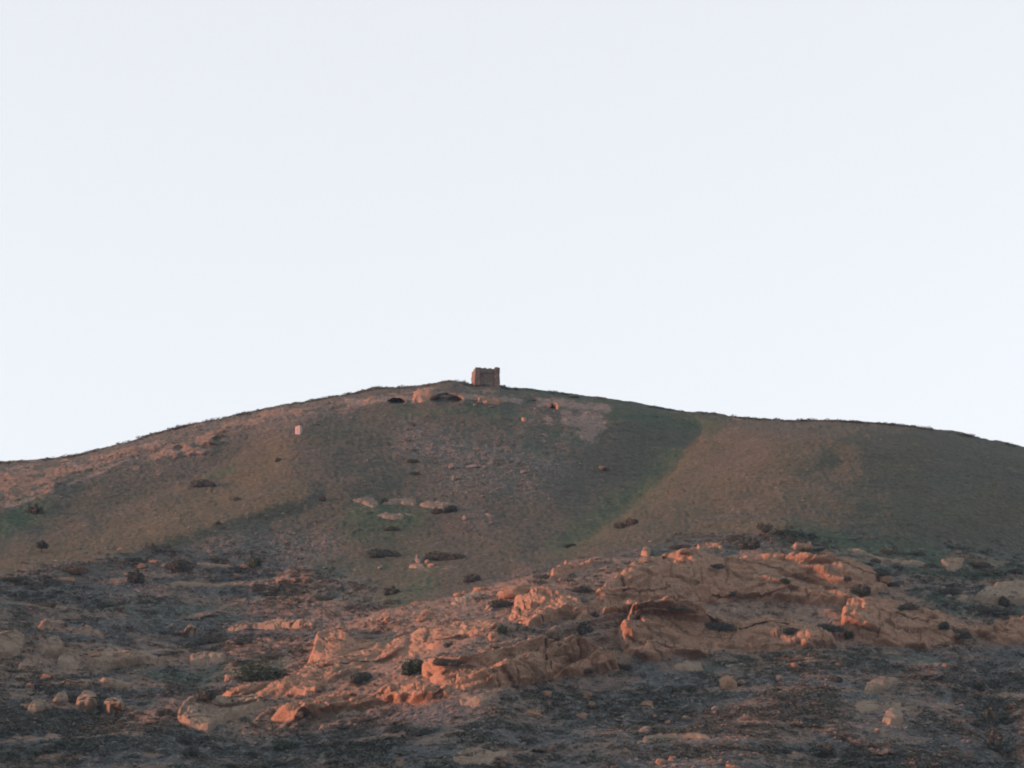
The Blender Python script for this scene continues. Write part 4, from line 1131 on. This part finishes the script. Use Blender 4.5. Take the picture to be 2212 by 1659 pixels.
# ------------------------------------------------------------------ ruined tower on the summit
def mason_mat():
    M = Mat('weathered_masonry')
    tc = M.t.nodes.new('ShaderNodeTexBrick')
    mp = M.t.nodes.new('ShaderNodeMapping'); co = M.t.nodes.new('ShaderNodeTexCoord')
    mp.inputs['Rotation'].default_value = (math.radians(90), 0, 0)
    M.t.links.new(co.outputs['Object'], mp.inputs[0]); M.t.links.new(mp.outputs[0], tc.inputs['Vector'])
    tc.inputs['Scale'].default_value = 1.0
    tc.inputs['Brick Width'].default_value = 0.5; tc.inputs['Row Height'].default_value = 0.22; tc.inputs['Mortar Size'].default_value = 0.02
    tc.inputs['Color1'].default_value = (0.235, 0.170, 0.140, 1); tc.inputs['Color2'].default_value = (0.185, 0.138, 0.118, 1); tc.inputs['Mortar'].default_value = (0.09, 0.074, 0.066, 1)
    big = M.noise(0.7, 5, 0.65); fine = M.noise(4.0, 4, 0.7, off=9)
    col = M.mix(M.remap(big, 0.4, 0.62, 0, .75), tc.outputs['Color'], (0.14, 0.122, 0.106))
    col = M.mix(M.remap(fine, 0.55, 0.7, 0, .6), col, (0.20, 0.135, 0.115))
    M.color(col)
    n1 = M.bump(tc.outputs['Fac'], -0.04, 0.8)
    M.bump(fine, 0.15, 0.9, n1)
    return M.m
M_mason = mason_mat()
def masonry(name, x0, x1, y0, y1, z0, topf, parent, seed, taper=(0, 0), rough=.13):
    """a crumbling block of wall: a fine box whose top follows topf(x) and whose faces are worn"""
    nx, ny, nz = max(4, int((x1 - x0) / .16)), max(3, int((y1 - y0) / .2)), 34
    V, Q, ix = [], [], {}
    def vid(i, j, k):
        if (i, j, k) not in ix:
            fx, fy, fz = i / nx, j / ny, k / nz
            x = x0 + (x1 - x0) * fx; y = y0 + (y1 - y0) * fy
            zt = topf(x); z = z0 + (zt - z0) * fz
            x += taper[0] * fz * (1 - fx) + taper[1] * fz * fx
            ix[(i, j, k)] = len(V); V.append((x, y, z))
        return ix[(i, j, k)]
    for i in range(nx):
        for k in range(nz):
            Q.append((vid(i, 0, k), vid(i + 1, 0, k), vid(i + 1, 0, k + 1), vid(i, 0, k + 1)))
            Q.append((vid(i + 1, ny, k), vid(i, ny, k), vid(i, ny, k + 1), vid(i + 1, ny, k + 1)))
        for j in range(ny):
            Q.append((vid(i, j, nz), vid(i + 1, j, nz), vid(i + 1, j + 1, nz), vid(i, j + 1, nz)))
    for j in range(ny):
        for k in range(nz):
            Q.append((vid(0, j + 1, k), vid(0, j, k), vid(0, j, k + 1), vid(0, j + 1, k + 1)))
            Q.append((vid(nx, j, k), vid(nx, j + 1, k), vid(nx, j + 1, k + 1), vid(nx, j, k + 1)))
    V = np.array(V)
    s = V + seed * 11.3
    dis = np.stack([fbm(s, .9, 3, seed), fbm(s, .9, 3, seed + 40), fbm(s, .8, 3, seed + 80)], -1)
    V = V + dis * rough * 2
    me = mesh_np(name, V, Q)
    return link(name, me, M_mason, parent)
tw = bpy.data.objects.new('ruined_tower', None); C.objects.link(tw)
tl = tower_hit[0]; m = mpp(tl); tw.location = (tl.x + .45, tl.y + 1.2, tl.z)
tw.rotation_euler = (0, 0, math.radians(9))
tag(tw, 'roofless square ruined stone tower with a recessed front on the summit', 'tower')
W = 57 * m; H = 47 * m; hw = W / 2
rag = lambda seed, a: (lambda x: a * float(vnoise(np.array([[x, seed * 3.7, 1.3]]), .55, seed)[0]) + .5 * a * float(vnoise(np.array([[x, seed * 1.7, 4.3]]), .22, seed)[0]))
r1, r2, r3, r4, r5 = (rag(s, .09) for s in (1, 2, 3, 4, 5))
Z0 = -1.2
masonry('pier', -hw, -hw + 2.0, 0, 1.5, Z0, lambda x: H * .965 + r1(x), tw, 1, taper=(.55, .1))
masonry('pier', hw - 1.55, hw, 0, 1.5, Z0, lambda x: H * 1.0 + r2(x) - .5 * max(0, x - hw + .5) ** 2, tw, 2, taper=(0, .1))
masonry('back_wall', -hw + 1.9, hw - 1.45, .75, 2.0, Z0, lambda x: H * .955 + r3(x) * 1.2, tw, 3)
masonry('side_wall', -hw + .35, -hw + 1.5, 1.4, W * .9, Z0, lambda x: H * .93 + r4(x), tw, 4)
masonry('side_wall', hw - 1.2, hw - .1, 1.4, W * .9, Z0, lambda x: H * .97 + r5(x), tw, 5)
masonry('niche_cornice', -hw + 1.95, hw - 1.5, .42, .95, H * .74, lambda x: H * .94 + r3(x), tw, 6, rough=.09)
masonry('footing', -hw - .25, hw + .3, -.5, .3, -1.4, lambda x: .28 + r4(x) * 1.6, tw, 7, rough=.2)

# ------------------------------------------------------------------ white hut on the left slope
def box(bm, x0, x1, y0, y1, z0, z1, zl=None, zr=None):
    zl = z1 if zl is None else zl; zr = z1 if zr is None else zr
    vs_ = [bm.verts.new(p) for p in ((x0, y0, z0), (x1, y0, z0), (x1, y1, z0), (x0, y1, z0), (x0, y0, zl), (x1, y0, zr), (x1, y1, zr), (x0, y1, zl))]
    for f in ((0, 1, 5, 4), (1, 2, 6, 5), (2, 3, 7, 6), (3, 0, 4, 7), (4, 5, 6, 7), (3, 2, 1, 0)): bm.faces.new([vs_[i] for i in f])
def bm_obj(name, bm, mat, parent, bev=0.015):
    bmesh.ops.bevel(bm, geom=bm.edges[:], offset=bev, segments=1, affect='EDGES')
    me = bpy.data.meshes.new(name); bm.to_mesh(me); bm.free()
    return link(name, me, mat, parent)
M_white = simple('whitewash', (0.34, 0.275, 0.26), (0.42, 0.34, 0.32), 2.2, 0.02)
M_pink = simple('faded_door_paint', (0.32, 0.235, 0.225), (0.36, 0.27, 0.26), 3.0, 0.01)
M_roofred = simple('rusty_red_sheet', (0.16, 0.055, 0.045), (0.24, 0.085, 0.065), 3.0, 0.02, 0.7)
M_conc = simple('grey_concrete', (0.15, 0.145, 0.14), (0.22, 0.21, 0.20), 3.0, 0.03)
hl = hut_hit[0]; m = mpp(hl)
hut = bpy.data.objects.new('white_hut', None); C.objects.link(hut)
hut.location = hl + Vector((0, .5, .1)); hut.rotation_euler = (0, 0, math.radians(-24))
tag(hut, 'tiny white hut with a sloping reddish roof alone on the left slope', 'hut')
hw_, hh = 11.5 * m / 2, 21 * m
bm = bmesh.new(); box(bm, -hw_, hw_, 0, 1.3, -.3, hh, hh * .86, hh * .99); bm_obj('wall', bm, M_white, hut)
bm = bmesh.new()
vs_ = []
box(bm, -hw_ - .14, hw_ + .06, -.1, 1.45, hh * .86 + .02, hh, hh * .86 + .16, hh * .99 + .16)
bm.verts.ensure_lookup_table()
for vtx in bm.verts:
    if vtx.co.x > 0 and vtx.co.z < hh * .9: vtx.co.z = hh * .99 + .02
bm_obj('roof', bm, M_roofred, hut)
bm = bmesh.new(); box(bm, -.30, .34, -.035, .02, .05, hh * .72); d_ = bm_obj('door', bm, M_pink, hut, .008)
bm = bmesh.new(); box(bm, .22, .26, -.075, -.035, .95, 1.07); bm_obj('handle', bm, M_conc, d_, .004)
bm = bmesh.new(); box(bm, -hw_ - .12, hw_ + .12, -.28, 1.5, -.9, -.02); bm_obj('plinth', bm, M_conc, hut, .03)

# ------------------------------------------------------------------ evening air
hz = bmesh.new(); box(hz, -4100, 4100, -4100, 4100, -40, 320)
hme = bpy.data.meshes.new('haze'); hz.to_mesh(hme); hz.free()
hmat = bpy.data.materials.new('evening_air'); hmat.use_nodes = True
hmat.node_tree.nodes.clear()
pv = hmat.node_tree.nodes.new('ShaderNodeVolumePrincipled'); ho = hmat.node_tree.nodes.new('ShaderNodeOutputMaterial')
pv.inputs['Color'].default_value = (0.42, 0.66, 1.0, 1); pv.inputs['Density'].default_value = 0.00005
hmat.node_tree.links.new(pv.outputs[0], ho.inputs['Volume'])
haze = link('haze', hme, hmat); haze['kind'] = 'stuff'
